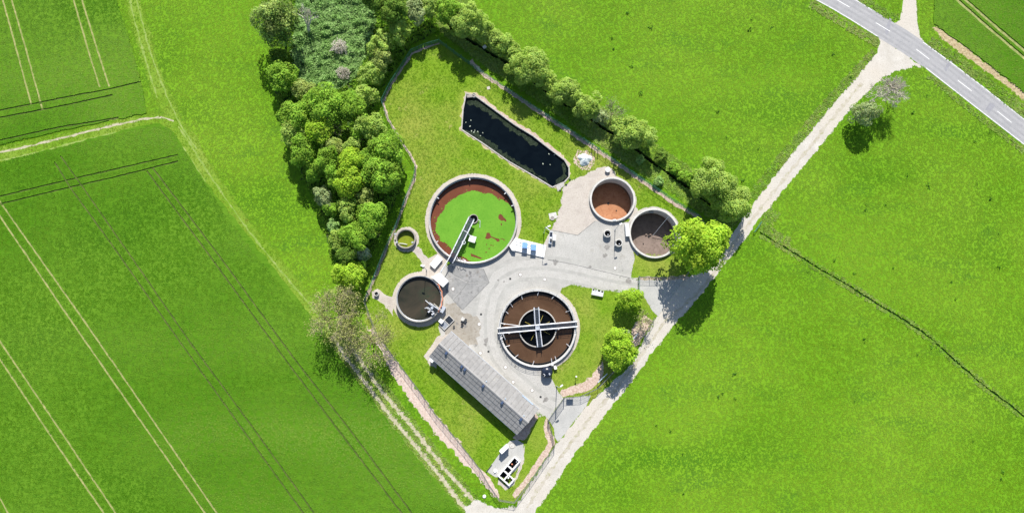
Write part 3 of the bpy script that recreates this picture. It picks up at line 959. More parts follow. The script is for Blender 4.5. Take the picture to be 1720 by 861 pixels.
trench('ditch', ditch_poly, len(ditch_poly) // 2, 0.38, M['ditch_bank'], M['ditch_bank'])
trench('stream', stream_poly, len(stream_poly) // 2, 1.2, M['wood_floor'], M['water_dark'])

# ------------------------------------------------------------------ plant: tanks
def poly_holes(name, poly, holes, z, mat, parent):
    vs = [Vector(p) for p in poly]
    es = [(i, (i + 1) % len(poly)) for i in range(len(poly))]
    for q in holes:
        b = len(vs)
        vs += [Vector(p) for p in q]
        es += [(b + i, b + (i + 1) % len(q)) for i in range(len(q))]
    ov, oe, of, _, _, _ = delaunay_2d_cdt(vs, es, [], 0, 1e-5)
    cx = np.array([sum(ov[i].x for i in f) / len(f) for f in of])
    cy = np.array([sum(ov[i].y for i in f) / len(f) for f in of])
    keep = inside(poly, cx, cy)
    for q in holes:
        keep &= ~inside(q, cx, cy)
    m = MB()
    m.add([(v.x, v.y, z) for v in ov], [tuple(f) for f, k in zip(of, keep) if k])
    return m.build(name, mat, parent)


def ring_rail(m, x, y, r, z, rad, n=72, a0=0.0, a1=2 * math.pi):
    pts = [(x + r * math.cos(a0 + (a1 - a0) * i / n), y + r * math.sin(a0 + (a1 - a0) * i / n), z) for i in range(n + 1)]
    return m.tube(pts, rad, 5)


def round_tank(name, label, t, th, z0, z1, mat, wseg=72, bev=0.04):
    x, y, r = t
    e = thing(name, (x, y, 0), label, 'tank')
    MB().ring(x, y, r - th, r, z0, z1, wseg, bev).build('wall', mat, e)
    return e


def walkway(parent, a, b, w, z, slat=0.45, beam=0.2, rail=1.05, beam_mat='white_metal', floor='grating', posts=2.0, names=('floor', 'beam', 'railing')):
    """straight gangway: slatted floor, two side beams, a rail on posts along each side"""
    a, b = Vector((a[0], a[1], z)), Vector((b[0], b[1], z))
    d = (b - a)
    L = d.length
    d.normalize()
    n = Vector((-d.y, d.x, 0))
    ang = math.atan2(d.y, d.x)
    m = MB()
    k = int(L / slat)
    for i in range(k):
        c = a + d * ((i + 0.5) * L / k)
        m.box(c, (slat * 0.86, w - beam, 0.04), ang)
    m.build(names[0], M[floor], parent)
    for s in (-1, 1):
        c = (a + b) / 2 + n * (s * w / 2) + Vector((0, 0, 0.03))
        MB().box(c, (L, beam, 0.26), ang).build(names[1], M[beam_mat], parent)
        m = MB()
        q = max(2, int(L / posts))
        for i in range(q + 1):
            p = a + d * (L * i / q) + n * (s * w / 2)
            m.box(p + Vector((0, 0, rail / 2)), (0.06, 0.06, rail), ang)
        for hh in (rail, rail * 0.55):
            m.tube([a + n * (s * w / 2) + Vector((0, 0, hh)), b + n * (s * w / 2) + Vector((0, 0, hh))], 0.035, 5)
        m.build(names[2], M['white_metal'], parent)


# --- big tank with duckweed
x, y, r = T1
e = round_tank('settling_tank', 'large round open tank with bright green duckweed on red-brown water', T1, 0.36, -3.0, 1.1, M['concrete'])
MB().disc(x, y, r - 0.34, -0.45, 72).build('water', M['water_red'], e)


def c34(a, b):
    return P(750 + a / 7.83, 340 + b / 7.83, -0.42)


DW = [(793.6, 320), (800, 320.5), (805.8, 322.8), (812.8, 326.3), (819, 324), (825, 325.4), (833.7, 331.5), (838, 336), (842.4, 335), (849.4, 338.5), (858, 345), (866, 357), (872, 373), (870, 392), (866, 405), (858, 420), (846, 433), (820, 443), (800, 441), (786, 437),
      (779, 431), (770, 430), (763, 425), (757, 416), (750, 409), (741.5, 405.5), (737, 396), (731.7, 388), (732, 380), (734, 368), (740, 359), (745, 354), (748, 344), (760, 335), (774, 326)]
dw = []
for i in range(len(DW)):
    a, b = P(*DW[i], -0.42), P(*DW[(i + 1) % len(DW)], -0.42)
    for q in range(5):
        p = a.lerp(b, q / 5) + Vector((random.gauss(0, 0.1), random.gauss(0, 0.1), 0))
        v = Vector((p.x - x, p.y - y))
        lim = r - 0.5
        if v.length > lim:
            v = v.normalized() * (lim - random.uniform(0, 0.06))
        dw.append((x + v.x, y + v.y))
HO = [[(680, 190), (690, 165), (705, 148), (735, 165), (748, 190), (772, 212), (790, 240), (775, 255), (755, 238), (722, 238), (700, 225), (684, 208)],
      [(505, 472), (518, 440), (525, 402), (545, 396), (568, 400), (580, 430), (584, 446), (612, 452), (640, 464), (668, 474), (690, 478), (700, 496), (690, 512), (664, 516), (648, 492), (620, 474), (590, 460), (565, 472), (540, 482)],
      [(320, 665), (345, 680), (380, 692), (430, 712), (480, 738), (440, 740), (392, 722), (350, 712), (322, 705)],
      [(700, 470), (735, 472), (762, 484), (764, 502), (745, 500), (750, 486), (725, 482)],
      [(715, 268), (728, 275), (730, 300), (718, 304), (712, 285)], [(520, 545), (532, 540), (536, 556), (522, 558)], [(575, 555), (592, 552), (596, 566), (580, 570)], [(552, 600), (566, 596), (566, 612), (552, 614)],
      [(606, 566), (616, 562), (618, 575), (608, 578)], [(510, 650), (528, 644), (530, 658), (514, 662)]]
holes = []
for h_ in HO:
    q = [c34(*p) for p in h_]
    holes.append([(p.x + random.gauss(0, 0.02), p.y + random.gauss(0, 0.02)) for p in q])
poly_holes('duckweed', dw, holes, -0.43, M['duckweed'], e)
fl = MB()
for _ in range(90):
    i_ = random.randrange(len(dw))
    q_ = Vector(dw[i_]) + Vector((random.gauss(0, 0.35), random.gauss(0, 0.35)))
    if (q_ - Vector((x, y))).length > r - 0.6:
        continue
    s_ = random.uniform(0.05, 0.16)
    fl.add([(q_.x + s_ * math.cos(t) * random.uniform(0.6, 1.4), q_.y + s_ * math.sin(t) * random.uniform(0.6, 1.4), -0.435) for t in [k_ * math.pi / 3 for k_ in range(6)]], [(0, 1, 2, 3, 4, 5)])
tag(fl.build('duckweed_flecks', M['duckweed'], e), kind='stuff')
cc = P(795.3, 367.5, -0.1)
MB().ring(cc.x, cc.y, 1.02, 1.25, -3.0, -0.05, 32, 0.03).build('centre_column', M['old_concrete'], e)
MB().disc(cc.x, cc.y, 1.03, -0.3, 32).build('column_water', M['water_dark'], e)
m = MB()
ring_rail(m, x, y, r - 0.42, 0.75, 0.06, 80)
ring_rail(m, x, y, r - 0.42, 0.2, 0.05, 80)
m.build('wall_pipe', M['galv'], e)
for ang in (95, 148, 212, 20, 40):
    a = math.radians(ang)
    MB().box((x + (r - 0.6) * math.cos(a), y + (r - 0.6) * math.sin(a), 0.8), (0.8, 0.18, 0.25), a).build('wall_bracket', M['white_metal'], e)
# its rotating bridge
ba, bb = P(792.3, 366.5, 1.45), P(756.2, 440.3, 1.45)
br = thing('scraper_bridge', (ba.x, ba.y, 0), 'white railed scraper bridge reaching over the duckweed tank', 'bridge')
walkway(br, ba, bb, 1.45, 1.45, 0.4, 0.24)
m = MB()
d = (bb - ba).normalized()
n = Vector((-d.y, d.x, 0))
for s in (0.15, 1.0):
    p = ba + d * s
    m.tube([p, p + Vector((0, 0, -1.6))], 0.09, 8)
m.build('pivot_column', M['galv'], br)
p = ba + d * 7.6
q = P(793.4, 401.3, 0.75)
MB().box(q, (1.75, 1.6, 0.22), math.radians(-17)).build('scum_box', M['white'], br)
MB().tube([P(777, 386, 1.5), P(785, 390, 1.4), q + Vector((-0.4, 0.5, 0.1))], 0.09, 6).build('arm', M['white_metal'], br)
k = P(779, 407.3, 1.3)
m = MB()
ring_rail(m, k.x, k.y, 0.42, 1.5, 0.09, 20)
m.cyl(k.x, k.y, 1.2, 1.5, 0.12)
m.build('hand_wheel', M['white_metal'], br)
k = bb - d * 0.5
MB().box(k + Vector((0, 0, 0.4)), (1.2, 1.25, 0.7), math.atan2(d.y, d.x)).build('drive_box', M['navy'], br)
for s in (0.9, -0.9):
    MB().tube([k + n * s + Vector((0, 0, -0.1)), k + n * s + Vector((0, 0, -0.3))], 0.2, 10).build('wheel', M['dark_metal'], br)
m = MB()
pp = [P(768, 432, 2.2), P(770, 436, 2.2), P(772.5, 432.5, 2.2), P(774, 437.5, 2.2), P(778, 435, 2.2), P(783, 438, 2.2)]
m.tube(pp, 0.08, 5)
for w_ in pp[::2]:
    m.tube([w_, w_ + Vector((0, 0, -1.1))], 0.05, 5)
m.build('stair_rail', M['white_metal'], br)
MB().tube([P(793, 385, 0.4), P(779, 412, 0.4)], 0.07, 6).build('scraper_beam', M['dark_metal'], br)
MB().tube([P(803, 369, 0.2), P(806.5, 370.5, 0.2), P(806, 382, -0.3)], 0.08, 6).build('inlet_pipe', M['white_metal'], br)

# --- small ring tank
x, y, r = TS
e = round_tank('small_tank', 'small round grey tank of lime-green water in the lawn', TS, 0.34, -2.0, 1.25, M['old_concrete'], 48)
MB().disc(x, y, r - 0.33, -0.05, 40).build('water', M['water_lime'], e)
m = MB()
m.tube([P(671, 408.5, 0.2), P(677, 409, 0.25), P(684, 410.5, 0.2)], 0.1, 6)
m.build('float_pipe', M['white_metal'], e)
for a_, b_ in ((664, 393), (666.5, 407), (693, 407)):
    k = P(a_, b_, 1.25)
    MB().box((k.x, k.y, 1.4), (0.5, 0.35, 0.3), 0.4).build('valve_box', M['galv'], e)
m = MB()
for t_ in range(5):
    ring_rail(m, x, y, r + 0.012, 0.25 * t_ + 0.1, 0.02, 48)
m.build('hoop', M['old_concrete'], e)

# --- murky tank with pump rig
x, y, r = T3
e = round_tank('murky_tank', 'round concrete tank of dark murky water beside the white hut', T3, 0.3, -1.0, 2.0, M['concrete'])
MB().disc(x, y, r - 0.28, 1.05, 64).build('water', M['water_murk'], e)
m = MB()
ring_rail(m, x, y, r - 0.4, 1.75, 0.06, 72)
m.build('wall_pipe', M['galv'], e)
rig = thing('pump_rig', P(727, 514, 0), 'white metal pump platform with jib arm on the murky tank rim', 'pump')
pa, pb = P(719, 512, 2.4), P(733, 522, 2.4)
walkway(rig, pa, pb, 1.5, 2.4, 0.35, 0.14, 1.0)
MB().tube([P(714.5, 504, 3.2), P(722, 510.5, 3.3), P(738, 520, 3.0)], 0.1, 7).build('jib_arm', M['white_metal'], rig)
MB().tube([P(713.5, 517.5, 2.8), P(719, 516, 2.8), P(728, 523, 2.8)], 0.1, 7).build('jib_arm', M['white_metal'], rig)
MB().tube([P(728.5, 509.5, 3.0), P(742, 521, 3.0)], 0.09, 7).build('side_rail', M['twig_pink'], rig)
MB().tube([P(714.5, 504, 3.2), P(715, 506, 1.0)], 0.05, 5).build('hanging_hose', M['dark_metal'], rig)
k = P(726, 517, 2.6)
MB().cyl(k.x, k.y, 2.4, 3.2, 0.35, 12).build('motor', M['galv'], rig)
for a_, b_ in ((721, 523), (727, 527)):
    k = P(a_, b_, 2.2)
    m = MB()
    m.box((k.x, k.y, 2.3), (0.6, 0.4, 0.5), 0.5)
    m.build('clamp', M['white_metal'], rig)
k = P(743, 519, 1.0)
c = thing('control_cabinet', (k.x, k.y, 0), 'pale control cabinet at the foot of the pump platform', 'cabinet')
MB().box((k.x, k.y, 0.8), (1.1, 1.5, 1.6), math.radians(-30)).build('body', M['white'], c)
MB().box((k.x, k.y, 1.64), (1.25, 1.65, 0.08), math.radians(-30)).build('roof', M['galv'], c)
k = P(741, 539, 1.0)
c = thing('control_cabinet', (k.x, k.y, 0), 'small white cabinet beside the twin hatch frames', 'cabinet')
MB().box((k.x, k.y, 0.5), (1.0, 0.9, 1.0), math.radians(-40)).build('body', M['white'], c)
MB().box((k.x, k.y, 1.04), (1.12, 1.0, 0.08), math.radians(-40)).build('lid', M['white'], c)
hose = MB()
hp = []
for i in range(15):
    a = math.radians(38 - i * 5.2)
    hp.append((x + (r - 0.05 + 0.12 * math.sin(i * 1.9)) * math.cos(a), y + (r - 0.05 + 0.12 * math.sin(i * 1.9)) * math.sin(a), 2.14))
hose.tube(hp, 0.14, 7)
tag(hose.build('hose', M['orange'], origin=hp[0]), 'faded orange hose laid along the rim of the murky tank', 'hose')
# twin hatch frames
hc = P(750.5, 541.5, 0.1)
ha = math.atan2((P(753.5, 537) - P(747, 543.5)).y, (P(753.5, 537) - P(747, 543.5)).x)
hat = thing('hatch_frame', (hc.x, hc.y, 0), 'pale framed pair of grated hatches beside the yard', 'hatch')
hd, hn = Vector((math.cos(ha), math.sin(ha), 0)), Vector((-math.sin(ha), math.cos(ha), 0))
for s in (-1, 1):
    MB().box(hc + hn * s * 0.92 + Vector((0, 0, 0.15)), (3.6, 0.14, 0.3), ha).build('frame', M['light_concrete'], hat)
for s in (-1, 0, 1):
    MB().box(hc + hd * s * 1.73 + Vector((0, 0, 0.15)), (0.14, 1.7, 0.3), ha).build('frame', M['light_concrete'], hat)
for s, mt in ((-1, 'galv'), (1, 'grating')):
    m = MB()
    for q in range(8):
        m.box(hc + hd * (s * 0.86) + hn * (-0.75 + q * 0.215) + Vector((0, 0, 0.12)), (1.5, 0.13, 0.08), ha)
    m.build('grate', M[mt], hat)
# odds and ends standing on the yard
for a_, b_, w_, l_, h_, mt, lb in ((777.5, 535.5, 0.5, 0.9, 0.6, 'light_concrete', 'pale pump block standing on the stained yard'), (782, 538, 0.35, 0.9, 0.5, 'dark_metal', 'dark pipe stub next to the pale pump block'),
                                   (776.5, 544, 0.35, 0.8, 0.5, 'black', 'black pipe stub below the pale pump block'), (762.5, 548, 0.25, 0.5, 0.4, 'dark_metal', 'tiny dark valve post next to the twin hatch frames')):
    k = P(a_, b_, 0.3)
    c = thing('pipe_stub', (k.x, k.y, 0), lb, 'pipe')
    MB().cyl(k.x, k.y, 0.026, h_, w_ * 0.55, 10).build('pipe', M[mt], c)
    MB().box((k.x, k.y, h_ + 0.05), (w_ * 1.6, l_, 0.1), math.radians(-30)).build('cap', M[mt], c)

# --- clarifier with cross bridge
x, y, r = TC
e = round_tank('clarifier', 'round clarifier of brown water with a cross-shaped bridge and inner ring', TC, 0.55, -3.0, 0.9, M['light_concrete'], 80, 0.05)
ann = MB()
N = 80
ri_, ro_ = 4.6, r - 0.5
ann.lathe(x, y, [(ri_, -0.1), (ro_, -0.1)], N)
ann.build('water', M['water_brown'], e)
MB().ring(x, y, r - 1.05, r - 0.97, -0.9, 0.08, 80).build('weir', M['dark_metal'], e)
MB().lathe(x, y, [(r - 0.98, -0.02), (r - 0.5, -0.02)], 80).build('launder', M['water_dark'], e)
MB().ring(x, y, 4.55, 4.85, -3.0, 0.8, 64, 0.04).build('inner_ring', M['concrete'], e)
MB().disc(x, y, 4.56, 0.15, 56).build('inner_water', M['water_dark'], e)
for i in range(8):
    a = math.radians(22 + 45 * i + random.uniform(-6, 6))
    MB().tube([(x + 1.7 * math.cos(a), y + 1.7 * math.sin(a), 0.25), (x + 3.5 * math.cos(a), y + 3.5 * math.sin(a), 0.25)], 0.055, 5).build('spray_pipe', M['yellow'], e)
m = MB()
NP = 30
for i in range(NP):
    a = 2 * math.pi * i / NP
    m.box((x + (r - 0.2) * math.cos(a), y + (r - 0.2) * math.sin(a), 1.45), (0.06, 0.06, 1.1), a)
for hh in (1.3, 1.65, 2.0):
    ring_rail(m, x, y, r - 0.2, hh, 0.03, 90)
m.build('railing', M['galv'], e)
for ang in (0 + 28, 62, 88, 116, 138, 152, 172, 210, 232, 262, 300, 330):
    a = math.radians(ang)
    m = MB()
    m.tube([(x + (r - 0.55) * math.cos(a), y + (r - 0.55) * math.sin(a), 0.45), (x + (r - 1.6) * math.cos(a + 0.03), y + (r - 1.6) * math.sin(a + 0.03), 0.4)], 0.07, 5)
    m.build('weir_bracket', M['white_metal'], e)
cb = thing('cross_bridge', (x, y, 0), 'cross-shaped white gangway with dark grating spanning the clarifier', 'bridge')
a1, a2 = P(836, 555.3, 1.35), P(969.5, 543.8, 1.35)
dm = (a2 - a1).normalized()
walkway(cb, a1, a2, 1.25, 1.35, 0.4, 0.3)
c1, c2 = P(900.8, 516, 1.35), P(902.4, 545, 1.35)
c3, c4 = P(903.4, 553, 1.35), P(906.8, 582, 1.35)
walkway(cb, c1, c2, 1.15, 1.37, 0.4, 0.28)
walkway(cb, c3, c4, 1.15, 1.37, 0.4, 0.28)
MB().box((P(902.9, 549.2, 1.7)), (1.1, 1.1, 0.6), 0.1).build('drive_motor', M['galv'], cb)
for k_, a_, b_ in ((0, 855, 558.5), (1, 938, 551.5)):
    k = P(a_, b_, 1.9)
    MB().box(k, (0.45, 0.45, 0.5), 0.2).build('junction_box', M['white'], cb)
    MB().tube([k, k + Vector((0, 0, -1.6))], 0.06, 5).build('post', M['galv'], cb)
MB().tube([P(841, 542.5, 0.9), P(872, 546.5, 0.6)], 0.06, 5).build('scum_pipe', M['white_metal'], cb)
m = MB()
m.tube([P(842, 563, 2.2), P(845, 560.5, 2.2), P(847, 566, 2.2), P(849, 570, 1.6)], 0.09, 5)
m.tube([P(840, 569, 2.0), P(845, 566, 2.0)], 0.09, 5)
m.build('stair_rail', M['white_metal'], cb)
# sampling post on the clarifier rim
k = P(927.5, 612, 1.0)
s_ = thing('sampler_post', (k.x, k.y, 0), 'white sampling post on the clarifier rim above the dark drum', 'post')
MB().box((k.x, k.y, 1.0), (0.5, 0.45, 2.0), 0.3).build('box', M['white'], s_)
MB().tube([(k.x, k.y, 1.9), (k.x - 0.3, k.y + 1.6, 2.0)], 0.07, 5).build('arm', M['white_metal'], s_)
MB().box((k.x + 0.8, k.y - 0.7, 0.5), (0.7, 0.9, 1.0), 0.3).build('base', M['white'], s_)

# --- the two deep tanks
for t, mt, lb, nm in ((T5, 'tank_red', 'deep pale concrete tank with an orange-red floor', 'sludge_tank'), (T6, 'tank_brown', 'deep pale concrete tank with a brown floor next to the big tree', 'sludge_tank')):
    x, y, r = t
    e = round_tank(nm, lb, t, 0.5, -4.9, 0.9, M['light_concrete'], 80, 0.05)
    zf = -4.2
    MB().lathe(x, y, [(r - 0.515, zf - 0.2), (r - 0.515, zf + 1.3)], 64).build('shade_stain_band', M['shade_stain_wall'], e)  # dark stained band, painted shade low on the inner wall
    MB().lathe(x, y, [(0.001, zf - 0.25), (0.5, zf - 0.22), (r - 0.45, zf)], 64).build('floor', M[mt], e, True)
    MB().cyl(x - 0.4, y + 0.1, zf - 0.3, zf - 0.05, 0.28, 14).build('outlet', M['black'], e)
    MB().cyl(x + (1.7 if mt == 'tank_red' else -1.9), y - 1.9, zf - 0.15, zf + 0.05, 0.16, 10).build('drain', M['black'], e)
    MB().ring(x, y, r - 0.03, r + 0.06, 0.5, 0.62, 72).build('band', M['old_concrete'], e)
    if mt == 'tank_brown':
        a_, b_ = P(1123, 363.5, 0.7), Vector((x + 0.6, y + 0.2, zf + 0.3))
        MB().tube([a_, b_], 0.06, 6).build('suction_pipe', M['galv'], e)
        for s in (-0.6, 0.5):
            MB().box((x - 0.5 + s, y + 0.55, zf - 0.05), (0.5, 0.35, 0.4), 0.5).build('sump_block', M['tank_brown'], e)
        k = P(1093.5, 356.8, -0.2)
        MB().box(k, (1.1, 0.35, 0.7), 0.0).build('overflow_box', M['concrete'], e)
        MB().box(k + Vector((0, -0.1, 0.05)), (0.8, 0.3, 0.4), 0.0).build('overflow_mouth', M['black'], e)
        k = P(1054.5, 386, 1.2)
        MB().box((k.x - 0.1, k.y, 0.65), (0.9, 3.2, 1.3), 0.05).build('pump_cabinet', M['white'], e)
    else:
        k = P(1032, 369.5, 0.9)
        MB().box((k.x, k.y, 0.95), (0.8, 0.4, 0.35), 0.1).build('overflow_box', M['white'], e)

# --- shafts, covers
def shaft(px, py, z, r, lb, extra=True):
    c = P(px, py, z)
    e = thing('ring_shaft', (c.x, c.y, 0), lb, 'shaft')
    MB().ring(c.x, c.y, r * 0.74, r, 0.0, z, 32, 0.04).build('ring', M['light_concrete'], e)
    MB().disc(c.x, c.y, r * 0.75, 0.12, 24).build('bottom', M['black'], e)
    m = MB()
    m.cyl(c.x + r * 0.2, c.y - r * 0.2, 0.12, z * 0.6, r * 0.14, 10)
    m.build('pipe', M['galv'], e)
    if extra:
        MB().box((c.x - r * 0.9, c.y - r * 0.5, z * 0.6), (0.25, 0.3, z * 0.9), 0.2).build('valve_box', M['white'], e)
    return e


shaft(1020.5, 391.7, 1.35, 1.0, 'open concrete ring shaft below the orange tank', False)
shaft(1039.6, 407.5, 1.3, 1.0, 'open concrete ring shaft with a white valve box at its foot')
shaft(632, 493, 0.9, 0.62, 'small open concrete shaft on the round pink gravel patch', False)
k = P(1021, 285, 0.8)
e = thing('capped_shaft', (k.x, k.y, 0), 'white round capped shaft above the orange tank', 'shaft')
MB().cyl(k.x, k.y, 0.0, 0.72, 0.6, 24).build('ring', M['concrete'], e)
MB().lathe(k.x, k.y, [(0.66, 0.70), (0.66, 0.8), (0.3, 0.87), (0.0001, 0.88)], 24).build('cap', M['white'], e, True)
k = P(860.4, 747.4, 0.05)
e = thing('manhole_ring', (k.x, k.y, 0.056), 'wide concrete manhole ring at the end of the long roof', 'manhole')
MB().ring(k.x, k.y, 0.5, 0.72, 0.04, 0.16, 28, 0.02).build('ring', M['concrete'], e)
MB().disc(k.x, k.y, 0.51, 0.12, 24).build('lid', M['light_concrete'], e)

MAN = [(874, 461), (915, 469), (761, 485), (805, 544), (807, 592.5), (849, 616), (862, 641), (894, 655), (1033, 450)]
mh0 = None
for i, (a_, b_) in enumerate(MAN):
    k = P(a_, b_)
    if mh0 is None:
        mh0 = thing('manhole_cover', (k.x, k.y, 0.026), 'small pale round manhole cover set in the grey yard', 'manhole', 'manhole covers in the yard')
        r0 = MB().ring(k.x, k.y, 0.33, 0.5, 0.0, 0.055, 24, 0.01).build('frame', M['old_concrete'], mh0)
        l0 = MB().cyl(k.x, k.y, 0.0, 0.05, 0.32, 20).build('lid', M['white'], mh0)
    else:
        c = mh0.copy()
        scene.collection.objects.link(c)
        c.location = (k.x, k.y, 0.026)
        for ch in (r0, l0):
            q = ch.copy()
            scene.collection.objects.link(q)
            q.parent = c
DRAIN = [(857, 468), (820.5, 590), (808, 527.5), (908, 666)]
for a_, b_ in DRAIN:
    k = P(a_, b_)
    c = thing('drain_grate', (k.x, k.y, 0.026), 'small dark drain grate set in the grey yard', 'drain', 'drain grates in the yard')
    m = MB()
    for q in range(4):
        m.box((k.x, k.y - 0.2 + q * 0.13, 0.05), (0.5, 0.07, 0.02))
    m.build('bars', M['dark_metal'], c)
    MB().box((k.x, k.y, 0.032), (0.5, 0.5, 0.008)).build('sump', M['black'], c)

# --- white covered channel and blue covered bins
ch = thing('channel_platform', P(890, 418, 0), 'white raised platform beside the duckweed tank carrying two blue-lidded bins', 'platform')
pf = [P(867, 399.5, 0.35), P(917.8, 411.8, 0.35), P(914, 432.5, 0.35), P(865.5, 421, 0.35)]
# the deck is laid in slabs
for i in range(6):
    t0, t1 = i / 6 + 0.003, (i + 1) / 6 - 0.003
    q = [pf[0].lerp(pf[1], t0), pf[0].lerp(pf[1], t1), pf[3].lerp(pf[2], t1), pf[3].lerp(pf[2], t0)]
    MB().prism([(p.x, p.y) for p in q], 0.0, 0.35 + random.uniform(-0.008, 0.008)).build('deck_slab', M['white'], ch)
q = [P(855.5, 413, 1.2), P(866, 398.5, 1.2), P(868, 399.5, 1.2), P(865.5, 421, 1.2), P(860, 420.5, 1.2)]
MB().prism([(p.x, p.y) for p in q], 0.0, 1.3).build('end_block', M['white'], ch)
m = MB()
for o_ in (0.35, 0.95):
    m.tube([P(867, 402, o_ + 0.5), P(892, 409, o_ + 0.5)], 0.05, 5)
for s in range(4):
    p = P(867 + s * 8.3, 402 + s * 2.33, 0)
    m.box((p.x, p.y, 0.9), (0.07, 0.07, 1.2))
m.build('railing', M['galv'], ch)
for i, (a_, b_) in enumerate(((881.6, 411.5), (896.3, 415))):
    k = P(a_, b_, 1.9)
    c = thing('blue_bin', (k.x, k.y, 0.35), 'pale bin under a sloping blue lid on the white platform', 'bin', 'blue-lidded bins on the white platform')
    MB().box((k.x, k.y, 1.0), (1.15, 1.15, 1.3), math.radians(-5)).build('body', M['galv'], c)
    t_ = Matrix.Rotation(math.radians(-5), 3, 'Z') @ Matrix.Rotation(math.radians(-6), 3, 'X')
    MB().box((k.x, k.y, 1.75), (1.38, 1.48, 0.1), 0, t_).build('lid', M['blue_sheet'], c)
    for s in (-0.45, 0.45):
        MB().box((k.x + s, k.y - 0.5, 0.45), (0.12, 0.12, 0.2)).build('foot', M['dark_metal'], c)
# screen press
k = P(925, 399, 0.8)
c = thing('screen_press', (k.x, k.y, 0), 'slim steel screening press with a white box standing by the white platform', 'machine')
ang = math.radians(83)
MB().box((k.x, k.y, 0.5), (3.2, 0.8, 0.7), ang).build('trough', M['galv'], c)
MB().box((k.x + 0.1, k.y + 0.9, 0.95), (0.9, 0.6, 0.3), ang).build('motor', M['navy'], c)
MB().cyl(k.x + 0.05, k.y - 0.75, 0.8, 1.25, 0.3, 12).build('gearbox', M['dark_metal'], c)
MB().cyl(k.x + 0.05, k.y - 0.1, 0.8, 1.1, 0.22, 12).build('gearbox', M['white_metal'], c)
for s in (-1.2, 1.2):
    MB().box((k.x + s * math.cos(ang), k.y + s * math.sin(ang), 0.1), (0.2, 0.7, 0.25), ang).build('leg', M['dark_metal'], c)
MB().box((k.x + 0.9, k.y - 0.1, 0.75), (0.8, 1.4, 1.4), math.radians(-4)).build('cabinet', M['white'], c)
MB().tube([P(917, 382, 0.7), P(923, 386.5, 0.7)], 0.13, 7).build('feed_pipe', M['white_metal'], c)

# --- white hut and white flat cabinet near the murky tank
k = P(736, 440, 0)
qd = [P(735.2, 427.5, 0.9), P(743.5, 435.5, 0.9), P(730, 451.5, 0.9), P(721.5, 443.8, 0.9)]
c = thing('flat_cabinet', (k.x, k.y, 0), 'low white flat-topped cabinet on the pink path', 'cabinet')
qb = [p + (qd[0] + qd[2]) * 0.0 for p in qd]
cen = (qd[0] + qd[1] + qd[2] + qd[3]) / 4
MB().prism([((p.x - cen.x) * 0.93 + cen.x, (p.y - cen.y) * 0.93 + cen.y) for p in qd], 0.0, 0.8).build('body', M['galv'], c)
MB().prism([(p.x, p.y) for p in qd], 0.8, 0.9).build('lid', M['white'], c)
k = P(740, 472, 0)
qd = [P(739, 457.5, 2.4), P(753.5, 472, 2.4), P(744, 482, 2.4), P(724.5, 465, 2.4)]
c = thing('white_hut', (k.x, k.y, 0), 'small white flat-roofed hut against the murky tank', 'hut')
cen = (qd[0] + qd[1] + qd[2] + qd[3]) / 4
wq = [((p.x - cen.x) * 0.93 + cen.x, (p.y - cen.y) * 0.93 + cen.y) for p in qd]
MB().prism(wq, 0.0, 2.25).build('wall', M['white'], c)
MB().prism([(p.x, p.y) for p in qd], 2.25, 2.4).build('roof', M['white'], c)
dd = Vector((wq[2][0] - wq[1][0], wq[2][1] - wq[1][1]))
dc = Vector(wq[1]) + dd * 0.5
nn = Vector((-dd.y, dd.x)).normalized()
sg = 1 if (dc + nn - Vector((cen.x, cen.y))).length > (dc - Vector((cen.x, cen.y))).length else -1
MB().box((dc.x + nn.x * sg * 0.03, dc.y + nn.y * sg * 0.03, 1.0), (0.95, 0.06, 2.0), math.atan2(dd.y, dd.x)).build('door', M['galv'], c)
pl = MB()
pl.tube([P(757.5, 428, 2.6), P(740.5, 456, 2.6)], 0.13, 6)
pl.tube([P(740.5, 456, 2.6), P(740.5, 456, 2.6) + Vector((0, -0.2, -0.6))], 0.13, 6)
tag(pl.build('overhead_pipe', M['white_metal'], origin=P(740.5, 456, 2.4)), 'white overhead pipe from the white hut to the scraper bridge', 'pipe')
k = P(709.8, 446, 0.3)
tag(MB().box((k.x, k.y, 0.2), (1.0, 0.5, 0.38), math.radians(-20)).build('cable_box', M['white'], origin=(k.x, k.y, 0)), 'tiny white box on the lawn edge near the pink path', 'box')

# --- dark drum
k = P(919, 624.5, 2.3)
c = thing('storage_drum', (k.x, k.y, 0), 'dark navy upright plastic storage drum beside the clarifier', 'drum')
MB().lathe(k.x, k.y, [(1.32, 0.0), (1.36, 0.1), (1.36, 1.85), (1.25, 2.05), (0.7, 2.3), (0.3, 2.38), (0.0001, 2.38)], 36).build('body', M['navy'], c, True)
MB().cyl(k.x, k.y + 0.1, 2.3, 2.5, 0.34, 18).build('lid', M['navy'], c)
MB().box((k.x + 0.6, k.y - 0.45, 2.3), (0.35, 0.5, 0.25), 0.4).build('fitting', M['galv'], c)
MB().tube([(k.x - 0.9, k.y - 0.4, 2.2), (k.x - 0.5, k.y - 0.75, 2.3), (k.x - 0.75, k.y - 1.1, 2.0)], 0.07, 6).build('hose', M['white_metal'], c)
MB().lathe(k.x, k.y, [(1.36, 0.5), (1.41, 0.55), (1.36, 0.6)], 36).build('hoop', M['navy'], c)
MB().lathe(k.x, k.y, [(1.36, 1.05), (1.41, 1.1), (1.36, 1.15)], 36).build('hoop', M['navy'], c)

